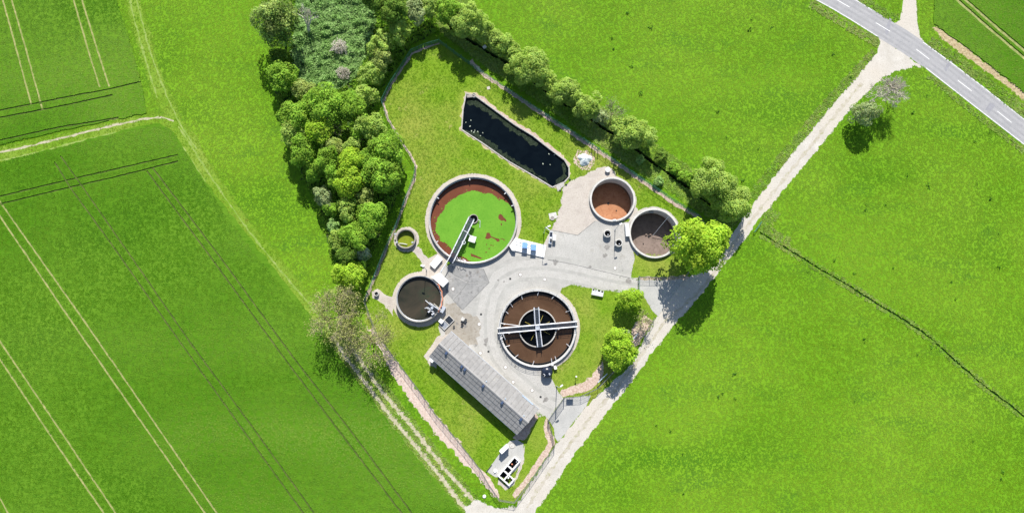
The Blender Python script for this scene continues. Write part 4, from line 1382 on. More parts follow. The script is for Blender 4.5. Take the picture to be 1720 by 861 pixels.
# --- pond
e = thing('pond', (pc.x, pc.y, 0), 'long black-water pond edged with a pale concrete kerb', 'pond')
outer = grow(POND_XY, 0.3)
inn = grow(POND_XY, -0.02)
for i in range(len(outer)):
    j = (i + 1) % len(outer)
    q = [outer[i], outer[j], inn[j], inn[i]]
    seg = (Vector(outer[j]) - Vector(outer[i])).length
    k = max(1, int(seg / 2.4))
    for s in range(k):
        t0, t1 = s / k + 0.004, (s + 1) / k - 0.004
        qq = [Vector(q[0]).lerp(Vector(q[1]), t0), Vector(q[0]).lerp(Vector(q[1]), t1), Vector(q[3]).lerp(Vector(q[2]), t1), Vector(q[3]).lerp(Vector(q[2]), t0)]
        zt = 0.14 + random.uniform(-0.015, 0.015)
        MB().prism([(p.x, p.y) for p in qq], -0.7, zt).build('kerb_stone', M['concrete'], e)
MB().add([(p[0], p[1], -0.45) for p in grow(POND_XY, 0.0)], [tuple(range(len(POND_XY)))]).build('water', M['water_pond'], e)
# algae mats along the banks
def mat_poly(pts, z, name, mat, jit=0.25):
    p = [(v.x, v.y) for v in PL(pts, z)]
    return poly_holes(name, ragged(p, jit, 0.6), [], z, M[mat], e)


mat_poly([(786, 168), (797, 165), (830, 188), (863, 212), (893, 232), (905, 245), (892, 243), (868, 226), (846, 208), (815, 188), (800, 180), (788, 178)], -0.437, 'algae_mat', 'scum_dark', 0.3)
mat_poly([(780, 220), (811, 239), (853, 268), (904, 297), (926, 311), (918, 303), (900, 290), (872, 271), (850, 258), (815, 232), (795, 221)], -0.436, 'algae_mat', 'scum_dark', 0.3)
mat_poly([(945, 272), (953, 283), (953, 296), (946, 304), (930, 311), (935, 303), (944, 297), (948, 287), (943, 277)], -0.435, 'algae_mat', 'scum_dark', 0.28)
for a_, b_ in ((782.5, 205.5), (791, 202), (789.5, 212), (797.5, 219), (796, 222), (792, 220), (802.5, 221), (811, 223), (807, 228), (912, 275), (924, 276.5), (922, 258.5), (931, 260)):
    k = P(a_, b_, -0.4)
    rr = random.uniform(0.09, 0.16)
    an = random.uniform(0, 3)
    q = [(k.x + rr * (1.6 * math.cos(t) * math.cos(an) - math.sin(t) * math.sin(an)), k.y + rr * (1.6 * math.cos(t) * math.sin(an) + math.sin(t) * math.cos(an))) for t in [i * math.pi / 4 for i in range(8)]]
    lily = MB().prism(q, -0.44, -0.41).build('floating_leaf', M['leaf_pad'], origin=(k.x, k.y, -0.44))
    tag(lily, 'small pale leaf floating on the black pond', 'leaf', 'pale leaves on the pond')
k = P(796, 160, 0.25)
c = thing('pond_outlet', (k.x, k.y, 0), 'round pipe outlet with a dark mouth at the tip of the pond', 'pipe')
MB().ring(k.x, k.y, 0.42, 0.6, -0.6, 0.3, 24, 0.02).build('pipe', M['concrete'], c)
MB().disc(k.x, k.y, 0.43, -0.2, 20).build('mouth', M['black'], c)
k = P(788.5, 161.5, 0.1)
tag(MB().box((k.x, k.y, -0.05), (1.4, 0.8, 0.5), 0.1).build('outlet_block', M['old_concrete'], origin=(k.x, k.y, -0.3)), 'grey concrete block beside the pond outlet pipe', 'block')
for a_, b_, lb in ((957, 301.5, 'dark stone on the gravel at the round pond end'), (951, 310, 'dark stone on the pond kerb at its round end'), (941, 320, 'dark stone at the foot of the pale pond step')):
    k = P(a_, b_, 0.1)
    m = MB()
    m.lathe(k.x, k.y, [(0.0001, 0.0), (0.22, 0.02), (0.28, 0.12), (0.15, 0.26), (0.0001, 0.3)], 8)
    tag(m.build('stone', M['dark_metal'], origin=(k.x, k.y, 0)), lb, 'stone')
for i, (a_, b_) in enumerate(((936, 315), (943, 313))):
    k = P(a_, b_)
    q = [P(934 + i * 6, 313 - i * 3, 0), P(941 + i * 6, 310 - i * 3, 0), P(943 + i * 5, 316 - i * 4, 0), P(937 + i * 5, 322 - i * 6, 0)]
    MB().prism([(p.x, p.y) for p in q], 0.0, 0.12 + 0.03 * i).build('pond_step', M['concrete'], e)

# --- tarpaulin heap
k = P(982, 268, 0)
N1, N2 = 22, 9
vs, fs = [], []
for i in range(N2):
    t = i / (N2 - 1)
    for j in range(N1):
        a = 2 * math.pi * j / N1
        rr = t * (1.75 + 0.25 * math.sin(3 * a + 0.7) + 0.18 * math.sin(5 * a)) * random.uniform(0.96, 1.04)
        z = 1.15 * (1 - t ** 1.8) + random.uniform(-0.07, 0.07) * (1 - t) + 0.01
        vs.append((k.x + rr * math.cos(a) * 1.0, k.y + rr * math.sin(a) * 0.95, max(z, 0.012)))
for i in range(N2 - 1):
    for j in range(N1):
        fs.append((i * N1 + j, i * N1 + (j + 1) % N1, (i + 1) * N1 + (j + 1) % N1, (i + 1) * N1 + j))
tag(MB().add(vs, fs).build('tarpaulin_heap', M['tarp'], origin=(k.x, k.y, 0)), 'heap under a pale blue-white tarpaulin at the round pond end', 'heap')
sheet('bare_soil', circ(k.x, k.y - 0.2, 2.7, 24), 0.0165, M['chips'], 0.25)

# --- screening basin
e = thing('screening_basin', B0 * 1.0 - Vector((0, 0, 0.9)), 'white L-shaped concrete basin with four dark chambers', 'basin')


def bbox(u0, u1, v0, v1, z0, z1, name, mat):
    c = BF((u0 + u1) / 2, (v0 + v1) / 2, (z0 + z1) / 2)
    return MB().box(c, (u1 - u0, v1 - v0, z1 - z0), math.atan2(BU.y, BU.x)).build(name, mat, e)


tw = 0.28
W1, W2 = 1.95, 3.7
bbox(0, BL, 0, tw, -0.6, 0.9, 'wall', M['white'])
bbox(0, tw, tw, W2 - tw, -0.6, 0.903, 'wall', M['white'])
bbox(0, 2.05, W2 - tw, W2, -0.6, 0.9, 'wall', M['white'])
bbox(2.05 - tw, 2.05, tw, W2 - tw, -0.6, 0.897, 'wall', M['white'])
bbox(2.05, BL, W1 - tw, W1, -0.6, 0.9, 'wall', M['white'])
bbox(BL - tw, BL, tw, W1 - tw, -0.6, 0.903, 'wall', M['white'])
bbox(3.3, 3.3 + tw, tw, W1 - tw, -0.6, 0.9, 'wall', M['white'])
bbox(tw, 2.05 - tw, W1 - tw, W1, -0.6, 0.9, 'wall', M['white'])
bbox(tw, BL - tw, tw, W1 - tw, -0.58, -0.3, 'water', M['water_dark'])
bbox(tw, 2.05 - tw, W1, W2 - tw, -0.58, -0.28, 'water', M['water_dark'])
bbox(4.2, 4.5, 0.7, 1.0, -0.3, 0.3, 'float', M['orange'])
bbox(1.2, 1.6, 2.1, 2.4, -0.3, 0.93, 'pipe', M['white'])
bbox(5.4, 6.1, 1.2, 1.4, 0.3, 0.5, 'pipe', M['galv'])
m = MB()
for i in range(6):
    p = BF(BL * i / 5 if i < 6 else BL, W1 + 0.06 if i > 1 else W2 + 0.06)
    m.box(p + Vector((0, 0, 1.4)), (0.05, 0.05, 1.05))
m.tube([BF(0, W2 + 0.06, 1.9), BF(2.05, W2 + 0.06, 1.9)], 0.03, 5)
m.tube([BF(2.05, W1 + 0.06, 1.9), BF(BL, W1 + 0.06, 1.9)], 0.03, 5)
m.build('railing', M['galv'], e)
q0, q1 = P(841, 762, 2.2), P(856, 748, 2.2)
dd = (q1 - q0)
cn = (q0 + q1) / 2 + Vector((-0.25, 0.2, 0))
c = thing('switch_cabinet', (cn.x, cn.y, 0.056), 'tall white switch cabinet on the slab by the screening basin', 'cabinet')
an = math.atan2(dd.y, dd.x)
MB().box((cn.x, cn.y, 1.1), (2.3, 0.85, 2.1), an).build('body', M['white'], c)
MB().box((cn.x, cn.y, 2.19), (2.45, 1.0, 0.08), an).build('roof', M['white'], c)
nv = Vector((math.sin(an), -math.cos(an), 0))
for s in (-0.57, 0.57):
    p = Vector((cn.x, cn.y, 1.1)) + Vector((math.cos(an), math.sin(an), 0)) * s + nv * 0.44
    MB().box(p, (1.08, 0.03, 1.9), an).build('door', M['galv'], c)
k = P(831.5, 791, 0.2)
c = thing('valve_cap', (k.x, k.y, 0.056), 'white square valve cap on the slab corner by the screening basin', 'cap')
MB().cyl(k.x, k.y, 0.056, 0.12, 0.7, 20).build('ring', M['light_concrete'], c)
MB().box((k.x, k.y + 0.05, 0.28), (0.6, 0.55, 0.35), 0.5).build('lid', M['white'], c)
k = P(813.5, 833, 0.2)
m = MB()
m.lathe(k.x, k.y, [(0.45, 0.02), (0.4, 0.25), (0.0001, 0.35)], 9)
tag(m.build('white_stone', M['white'], origin=(k.x, k.y, 0)), 'white marker stone beside the dirt lane junction', 'stone')
kb = [P(817, 792), P(826, 780)]
tag(MB().tube([kb[0] + Vector((0, 0, 0.16)), kb[1] + Vector((0, 0, 0.16))], 0.1, 6).build('kerb_bar', M['dark_metal'], origin=kb[0]), 'dark steel kerb bar along the slab end', 'bar')
# white plate on two posts by the lawn island
q = [P(994.5, 484.5, 0.9), P(1015, 488.5, 0.9), P(1013, 498.5, 0.9), P(992, 494, 0.9)]
cn = (q[0] + q[2]) / 2
c = thing('display_board', (cn.x, cn.y, 0.036), 'white tilted board with dark marks on two posts in the lawn', 'board')
ctr = cn
bd = (q[1] - q[0]).normalized()
ty = Matrix.Rotation(math.atan2(bd.y, bd.x), 3, 'Z') @ Matrix.Rotation(math.radians(14), 3, 'X')
MB().box((cn.x, cn.y, 1.0), (3.0, 1.5, 0.06), 0, ty).build('panel', M['white'], c)
for u, l_ in ((-1.15, 0.42), (-0.55, 0.22), (0.25, 0.6), (1.1, 0.5)):
    p = Vector((cn.x, cn.y, 1.0)) + ty @ Vector((u, 0.55 + 0.05 * math.sin(9 * u), 0.035))
    MB().box(p, (l_, 0.36, 0.03), 0, ty).build('mark', M['black'], c)
for u in (-1.0, 1.0):
    p = Vector((cn.x, cn.y, 0)) + bd * u
    MB().tube([p + Vector((0, 0, 0.03)), p + Vector((0, 0, 0.97))], 0.06, 6).build('post', M['dark_metal'], c)

# ------------------------------------------------------------------ the long building
EZ, RZ = 2.9, 5.1
R0, R1 = P(*BUILD_NW, RZ), P(*BUILD_SE, RZ)
rd = (R1 - R0)
RL = rd.length
rd.normalize()
rn = Vector((-rd.y, rd.x, 0))           # towards the yard
if rn.y < 0:
    rn = -rn
HW = 4.0
bl = thing('operations_building', ((R0 + R1) / 2) * Vector((1, 1, 0)) if False else ((R0.x + R1.x) / 2, (R0.y + R1.y) / 2, 0), 'long low building with a weathered grey corrugated gable roof', 'building')


def BP(u, v, z):
    p = R0 + rd * u + rn * v
    return Vector((p.x, p.y, z))


ra = math.atan2(rd.y, rd.x)
u0, u1, v1 = 0.55, RL - 0.55, HW - 0.55
slope = (RZ - EZ) / HW
# long walls, gables
for s in (-1, 1):
    c = BP(RL / 2, s * (v1 - 0.15), 1.5)
    MB().box(c, (u1 - u0, 0.3, 3.1), ra).build('wall', M['brick_wall'], bl)
for u, dr in ((u0, 1), (u1, -1)):
    pts = [(-v1 + 0.3, 0.0), (v1 - 0.3, 0.0), (v1 - 0.3, 3.05), (0, RZ - 0.16), (-v1 + 0.3, 3.05)]
    a = [BP(u, v, z) for v, z in pts]
    b = [BP(u + dr * 0.3, v, z) for v, z in pts]
    n5 = len(pts)
    MB().add(a + b, [tuple(range(n5)), tuple(range(2 * n5 - 1, n5 - 1, -1))] + [(i, (i + 1) % n5, n5 + (i + 1) % n5, n5 + i) for i in range(n5)]).build('gable', M['brick_wall'], bl)
for s, ulist in ((1, (2.2, 6.0, 9.6, 13.5, 17.5, 21.5, 25.0, 28.2)), (-1, (3.0, 8.0, 13.0, 18.0, 23.0, 27.5))):
    for i, u in enumerate(ulist):
        if u > RL - 2:
            continue
        c = BP(u, s * (v1 + 0.02), 1.9)
        if s == 1 and i in (1, 5):
            d_ = MB().box(BP(u, s * (v1 + 0.02), 1.15), (2.2, 0.08, 2.3), ra).build('door', M['galv'], bl)
            MB().box(BP(u + 0.8, s * (v1 + 0.08), 1.1), (0.06, 0.06, 0.3), ra).build('handle', M['dark_metal'], d_)
            continue
        w_ = MB().box(c, (1.5, 0.06, 1.0), ra).build('window', M['white'], bl)
        MB().box(BP(u, s * (v1 + 0.06), 1.9), (1.3, 0.03, 0.8), ra).build('pane', M['glass'], w_)
d_ = MB().box(BP(u1 + 0.02, -0.8, 1.1), (0.08, 1.1, 2.2), ra).build('door', M['galv'], bl)
# roof deck and sheets
for s in (-1, 1):
    ang = math.atan2(RZ - EZ, HW)
    sl = math.hypot(HW, RZ - EZ)
    # deck under the sheets
    a = [BP(0.12, s * 0.05, RZ - 0.12), BP(RL - 0.12, s * 0.05, RZ - 0.12), BP(RL - 0.12, s * (HW - 0.12), EZ - 0.06), BP(0.12, s * (HW - 0.12), EZ - 0.06)]
    b = [p + Vector((0, 0, 0.06)) for p in a]
    MB().add(a + b, [(0, 1, 2, 3), (7, 6, 5, 4), (0, 1, 5, 4), (1, 2, 6, 5), (2, 3, 7, 6), (3, 0, 4, 7)]).build('roof_deck', M['old_concrete'], bl)
    ROWS, COLS = 4, 24
    cw, rl = RL / COLS, sl / ROWS
    me = None
    for ri_ in range(ROWS):
        for ci in range(COLS):
            if me is None:
                m = MB()
                NW = 8
                vs = []
                for q in range(NW * 2 + 1):
                    xx = -cw / 2 * 0.95 + cw * 0.95 * q / (NW * 2)
                    zz = 0.045 if q % 2 else 0.0
                    vs += [(xx, -rl / 2 * 1.04, zz - 0.045), (xx, rl / 2 * 1.04, zz + 0.045), (xx, -rl / 2 * 1.04, zz - 0.075), (xx, rl / 2 * 1.04, zz - 0.02)]
                fs = []
                for q in range(NW * 2):
                    b_ = 4 * q
                    fs += [(b_, b_ + 4, b_ + 5, b_ + 1), (b_ + 2, b_ + 3, b_ + 7, b_ + 6), (b_, b_ + 2, b_ + 6, b_ + 4), (b_ + 1, b_ + 5, b_ + 7, b_ + 3)]
                fs += [(0, 1, 3, 2), (8 * NW, 8 * NW + 2, 8 * NW + 3, 8 * NW + 1)]
                m.add(vs, fs)
                me = bpy.data.meshes.new('roof_sheet')
                me.from_pydata(m.v, [], m.f)
                me.materials.append(M['roof_sheet'])
            o = bpy.data.objects.new('roof_sheet', me)
            vv = (ri_ + 0.5) * HW / ROWS
            zz = RZ - (ri_ + 0.5) * (RZ - EZ) / ROWS + 0.03 + 0.012 * (3 - ri_)
            # sheet local y runs up or down the slope: the raised lap faces the eaves
            if s == 1:
                rot = Matrix.Rotation(ra, 4, 'Z') @ Matrix.Rotation(-ang * (1 if rn.dot(Vector((-math.sin(ra), math.cos(ra), 0))) > 0 else -1), 4, 'X')
            else:
                rot = Matrix.Rotation(ra + math.pi, 4, 'Z') @ Matrix.Rotation(-ang * (1 if rn.dot(Vector((-math.sin(ra), math.cos(ra), 0))) > 0 else -1), 4, 'X')
            p = BP((ci + 0.5) * cw, s * vv, zz + random.uniform(-0.012, 0.02))
            o.matrix_local = Matrix.Translation(p - origin_of(bl)) @ rot @ Matrix.Rotation(random.uniform(-0.004, 0.004), 4, 'Z')
            link(o, bl)
for i in range(16):
    a, b = BP(RL * i / 16 + 0.01, 0, RZ + 0.10), BP(RL * (i + 1) / 16 + 0.02, 0, RZ + 0.11)
    m = MB()
    vs = []
    for p in (a, b):
        vs += [p - rn * 0.32 + Vector((0, 0, -0.1)), p + Vector((0, 0, 0.06)), p + rn * 0.32 + Vector((0, 0, -0.1)), p - rn * 0.32 + Vector((0, 0, -0.13)), p + Vector((0, 0, 0.02)), p + rn * 0.32 + Vector((0, 0, -0.13))]
    m.add(vs, [(0, 1, 7, 6), (1, 2, 8, 7), (3, 9, 10, 4), (4, 10, 11, 5), (0, 3, 4, 1), (1, 4, 5, 2), (6, 7, 10, 9), (7, 8, 11, 10), (0, 6, 9, 3), (2, 5, 11, 8)])
    m.build('ridge_cap', M['roof_sheet'], bl)
for s in (-1, 1):
    m = MB()
    m.tube([BP(0.0, s * (HW + 0.09), EZ - 0.05), BP(RL, s * (HW + 0.09), EZ - 0.07)], 0.09, 7)
    m.build('gutter', M['galv'], bl)
g0, g1 = P(877, 663.5, 3.05), P(895, 679, 3.05)
MB().tube([g0, g1], 0.16, 6).build('gutter_cover', M['pale_blue'], bl)
def on_roof(px, py):
    z = 4.0
    for _ in range(6):
        p = P(px, py, z)
        v = (p - R0).dot(rn)
        z = RZ - abs(v) * slope
    return P(px, py, z)
for a_, b_ in ((749.8, 592.3), (775.6, 615), (781, 620), (811.7, 647.6), (843.4, 675.5), (875, 703.5)):
    k = on_roof(a_, b_)
    MB().box(k + Vector((0, 0, 0.22)), (0.55, 0.7, 0.42), ra).build('roof_vent', M['vent_blue'], bl)
for a_, b_ in ((755.5, 586.5), (849, 669), (880, 697.5), (817, 640)):
    k = on_roof(a_, b_)
    MB().cyl(k.x, k.y, k.z, k.z + 0.4, 0.16, 10).build('vent_pipe', M['pale_blue'], bl)
k = P(725, 604.5, 2.9)
c = thing('meter_cabinet', (k.x, k.y, 0), 'white cabinet standing at the west corner of the long building', 'cabinet')
MB().box((k.x, k.y, 1.4), (0.95, 0.75, 2.8), ra).build('body', M['white'], c)
MB().box((k.x, k.y, 2.84), (1.05, 0.85, 0.08), ra).build('lid', M['white'], c)

# ------------------------------------------------------------------ lamps
def lamp(px, py, h, lb, arm=(0.9, 0.3)):
    p = P(px, py, 0)
    e = thing('street_lamp', (p.x, p.y, 0), lb, 'lamp')
    MB().tube([(p.x, p.y, 0.0), (p.x, p.y, h * 0.5), (p.x, p.y, h)], 0.09, 8, 0.05).build('pole', M['galv'], e)
    MB().cyl(p.x, p.y, 0.0, 0.5, 0.13, 10).build('base', M['galv'], e)
    q = Vector((p.x + arm[0], p.y + arm[1], h + 0.05))
    MB().tube([(p.x, p.y, h - 0.05), q], 0.05, 6).build('arm', M['galv'], e)
    MB().box(q, (0.75, 0.34, 0.16), math.atan2(arm[1], arm[0])).build('head', M['white'], e)


lamp(913.5, 391.5, 8.0, 'tall lamp post standing behind the white platform', (0.9, 0.3))
lamp(1033, 386, 7.2, 'tall lamp post between the two deep tanks and their shafts', (0.4, 0.2))
lamp(935, 648, 8.6, 'tall lamp post beside the main gate', (0.6, 0.45))
lamp(716.5, 453, 7.0, 'tall lamp post beside the pink path and low white cabinet', (-0.2, 0.1))
p = P(968, 632, 1.8)
e = thing('bollard_lamp', (p.x, p.y, 0.036), 'short lamp post in the lawn above the woodchip bed', 'lamp')
MB().tube([(p.x, p.y, 0.03), (p.x, p.y, 1.75)], 0.06, 6).build('pole', M['dark_metal'], e)
MB().lathe(p.x, p.y, [(0.05, 1.7), (0.22, 1.75), (0.2, 1.92), (0.0001, 1.98)], 12).build('head', M['white'], e)


# ------------------------------------------------------------------ fences
def fence(lb, pts, mat, h=2.0, bay=2.5, mesh=0.3, name='wire_fence', rails=True, lean=0.25, wr=0.008):
    c = PL(pts)
    e = thing(name, (c[0].x, c[0].y, 0), lb, 'fence')
    for i in range(len(c) - 1):
        a, b = c[i], c[i + 1]
        d = b - a
        L = d.length
        d.normalize()
        k = max(1, round(L / bay))
        for q in range(k):
            p0, p1 = a + d * (L * q / k), a + d * (L * (q + 1) / k)
            n = Vector((-d.y, d.x, 0))
            MB().tube([p0, p0 + Vector((0, 0, h)), p0 + Vector((0, 0, h + 0.25)) + n * lean], 0.045, 5).build('post', mat, e)
            m = MB()
            bl_ = (p1 - p0).length
            ns = int((bl_ + h) / mesh)
            up_ = Vector((0, 0, 1))
            for s in range(-int(h / mesh), int(bl_ / mesh) + 1):
                for sg in (1, -1):
                    # diagonal wire from bottom to top, clipped to the bay
                    t0, z0, t1, z1 = s * mesh, 0.05, s * mesh + h, h
                    if t0 < 0:
                        z0 += -t0
                        t0 = 0
                    if t1 > bl_:
                        z1 -= (t1 - bl_)
                        t1 = bl_
                    if t1 - t0 < 0.05:
                        continue
                    if sg < 0:
                        t0, t1 = bl_ - t0, bl_ - t1
                    A = p0 + d * t0 + up_ * z0
                    B = p0 + d * t1 + up_ * z1
                    m.tube([A, B], wr, 3)
            for z in (0.06, h * 0.5, h):
                m.tube([p0 + up_ * z, p1 + up_ * z], 0.02 if z < h or not rails else 0.04, 4)
            m.build('wire_panel', mat, e)
    p0 = c[-1]
    MB().tube([p0, p0 + Vector((0, 0, h))], 0.05, 5).build('post', mat, e)
    return e


fence('green wire fence running between the pond and the hedge', [(738, 72), (775, 99), (812, 126), (860, 158), (905, 188), (950, 217), (994, 246)], M['green_metal'])
fence('green wire fence between the two deep tanks and the hedge', [(1004, 253), (1045, 281), (1090, 311), (1130, 338), (1172, 364)], M['green_metal'])
fence('green wire fence along the wood from the lawn tip down to the murky tank', [(738, 72), (714, 79), (691, 89), (674, 116), (656, 144), (642, 172), (652, 200), (672, 235), (690, 262), (699, 281), (696, 300), (682, 335), (668, 375), (650, 415), (630, 465), (613, 505)], M['green_metal'])
fence('grey wire fence along the woodchip strip below the long building', [(613, 505), (630, 553), (655, 590), (680, 623), (704, 655), (733, 697), (769, 739), (806, 786), (822, 814), (839, 838), (864, 842)], M['grey_wire'])
fence('grey wire fence between the gravel track and the screening basin', [(864, 842), (890, 808), (912, 776), (931, 749), (926, 722), (920, 705)], M['grey_wire'])
fence('low grey wire fence round the lawn island between the two gates', [(947, 667), (975, 665), (1004, 651), (1020, 634), (1050, 602), (1070, 573), (1085, 556), (1098, 534)], M['grey_wire'])
fence('grey wire fence above the side entrance apron under the big tree', [(1072, 466), (1110, 467), (1150, 465), (1175, 430), (1186, 385), (1172, 364)], M['grey_wire'])


def gate(lb, a, b, h, mat, bars=9, wired=True):
    a, b = P(*a), P(*b)
    e = thing('gate', (a.x, a.y, 0), lb, 'gate')
    d = (b - a)
    L = d.length
    d.normalize()
    for p in (a, b):
        MB().tube([p, p + Vector((0, 0, h + 0.1))], 0.09, 8).build('post', mat, e)
    for w0, w1 in ((0.0, 0.5), (0.5, 1.0)):
        q0, q1 = a + d * (L * w0 + 0.1), a + d * (L * w1 - 0.05)
        m = MB()
        for z in (0.12, h):
            m.tube([q0 + Vector((0, 0, z)), q1 + Vector((0, 0, z))], 0.05, 6)
        for p in (q0, q1):
            m.tube([p + Vector((0, 0, 0.12)), p + Vector((0, 0, h))], 0.05, 6)
        lf = m.build('gate_leaf', mat, e)
        m = MB()
        k = int((q1 - q0).length / 0.11)
        for i in range(k):
            p = q0.lerp(q1, (i + 0.5) / k)
            m.tube([p + Vector((0, 0, 0.12)), p + Vector((0, 0, h))], 0.014, 4)
        m.build('bars', mat, lf)
    return e


gate('dark barred main gate across the drive by the long building', (921, 705), (947, 668), 2.5, M['dark_gate'])
gate('dark green barred gate of the side entrance by the small tree', (1072, 488), (1072, 466), 2.0, M['green_metal'])
gate('small green gate in the fence above the tarpaulin heap', (994, 246), (1004, 253), 2.2, M['green_metal'])
k = P(957, 666)
sg_ = thing('gate_sign', (k.x, k.y, 0), 'plain dark sign board on the fence beside the main gate', 'sign')
MB().box((k.x, k.y - 0.1, 1.2), (1.7, 0.05, 1.4), math.radians(-2)).build('board', M['grey_wire'], sg_)
MB().tube([(k.x, k.y, 0.0), (k.x, k.y, 1.9)], 0.05, 6).build('post', M['grey_wire'], sg_)
for a_, b_, lb in (((1004.5, 642), (1020, 627), 'pale blue steel rail over the woodchip bed beside the round lime tree'), ((1063, 570), (1071.5, 560), 'pale blue steel rail over the woodchips between the two small trees')):
    A, B = P(*a_, 1.3), P(*b_, 1.3)
    r_ = thing('guard_rail', (A.x, A.y, 0), lb, 'rail')
    MB().tube([A, B], 0.12, 7).build('bar', M['pale_blue'], r_)
    for p in (A, B):
        MB().tube([(p.x, p.y, 0.03), p], 0.05, 6).build('post', M['grey_wire'], r_)
A, B = P(1268, 389, 1.0), P(1280, 372, 1.0)
r_ = thing('culvert_rail', (A.x, A.y, 0), 'green steel rail where the ditch passes under the gravel track', 'rail')
for z in (0.5, 1.0):
    MB().tube([(A.x, A.y, z), (B.x, B.y, z)], 0.07 if z == 1.0 else 0.045, 7).build('bar', M['green_metal'], r_)
for t in (0, 0.5, 1):
    p = A.lerp(B, t)
    MB().tube([(p.x, p.y, 0), (p.x, p.y, 1.0)], 0.06, 6).build('post', M['green_metal'], r_)
k = P(814, 79, 0.3)
tag(MB().box((k.x, k.y, 0.25), (0.9, 0.7, 0.5), 0.6).build('white_crate', M['white'], origin=(k.x, k.y, 0)), 'white crate lying under the hedge near the lawn tip', 'crate')
k = P(1042.5, 318, 0.1)
k2 = P(930, 363, 0.05)
e = thing('inspection_pit', (k2.x, k2.y, 0), 'pale concrete inspection pit at the lawn edge by the gravel yard', 'pit')
MB().box((k2.x - 0.2, k2.y + 0.1, 0.08), (2.0, 1.6, 0.14), 0.2).build('slab', M['light_concrete'], e)
MB().ring(k2.x - 0.35, k2.y - 0.5, 0.4, 0.6, 0.1, 0.25, 20, 0.02).build('ring', M['concrete'], e)
MB().disc(k2.x - 0.35, k2.y - 0.5, 0.41, 0.19, 18).build('lid', M['old_concrete'], e)
k = P(820.5, 148, 0.05)
tag(MB().box((k.x, k.y, 0.06), (0.8, 0.8, 0.1), 0.3).build('paving_stone', M['pink_gravel'], origin=(k.x, k.y, 0)), 'single pinkish paving stone in the lawn above the pond', 'stone')


# ------------------------------------------------------------------ foliage
def quads_mesh(name, ctr, nrm, size, tint, mat, parent=None, kind=None, asp=1.0):
    """many leaf faces: centre, normal, size and tint arrays"""
    n = len(ctr)
    nrm = nrm / np.maximum(np.linalg.norm(nrm, axis=1, keepdims=True), 1e-6)
    ref = RNG.normal(size=(n, 3))
    u = np.cross(nrm, ref)
    u /= np.maximum(np.linalg.norm(u, axis=1, keepdims=True), 1e-6)
    v = np.cross(nrm, u)
    s = size[:, None] * 0.5
    u = u * s * asp
    v = v * s
    vs = np.empty((n, 4, 3))
    vs[:, 0] = ctr - u * 1.25
    vs[:, 1] = ctr - v * 0.8 + nrm * s * 0.25
    vs[:, 2] = ctr + u * 1.25
    vs[:, 3] = ctr + v * 0.8 + nrm * s * 0.25
    o0 = origin_of(parent)
    vs -= np.array([o0.x, o0.y, o0.z])
    return raw_mesh(name, vs.reshape(-1, 3), 4, n, np.repeat(tint, 4, axis=0), mat, parent, kind)


def raw_mesh(name, vs, k, nf, tint, mat, parent=None, kind=None):
    me = bpy.data.meshes.new(name)
    me.vertices.add(len(vs))
    me.vertices.foreach_set("co", vs.astype(np.float32).ravel())
    me.loops.add(nf * k)
    me.loops.foreach_set("vertex_index", np.arange(nf * k, dtype=np.int32))
    me.polygons.add(nf)
    me.polygons.foreach_set("loop_start", np.arange(0, nf * k, k, dtype=np.int32))
    me.polygons.foreach_set("loop_total", np.full(nf, k, dtype=np.int32))
    at = me.attributes.new("tint", 'FLOAT_COLOR', 'POINT')
    col = np.ones((len(vs), 4), dtype=np.float32)
    col[:, :3] = tint
    at.data.foreach_set("color", col.ravel())
    me.update(calc_edges=True)
    me.materials.append(mat)
    o = bpy.data.objects.new(name, me)
    link(o, parent)
    if kind:
        o["kind"] = kind
    return o


def unit(n):
    d = RNG.normal(size=(n, 3))
    return d / np.linalg.norm(d, axis=1, keepdims=True)


def ph_(d):
    return np.arctan2(d[:, 1], d[:, 0])


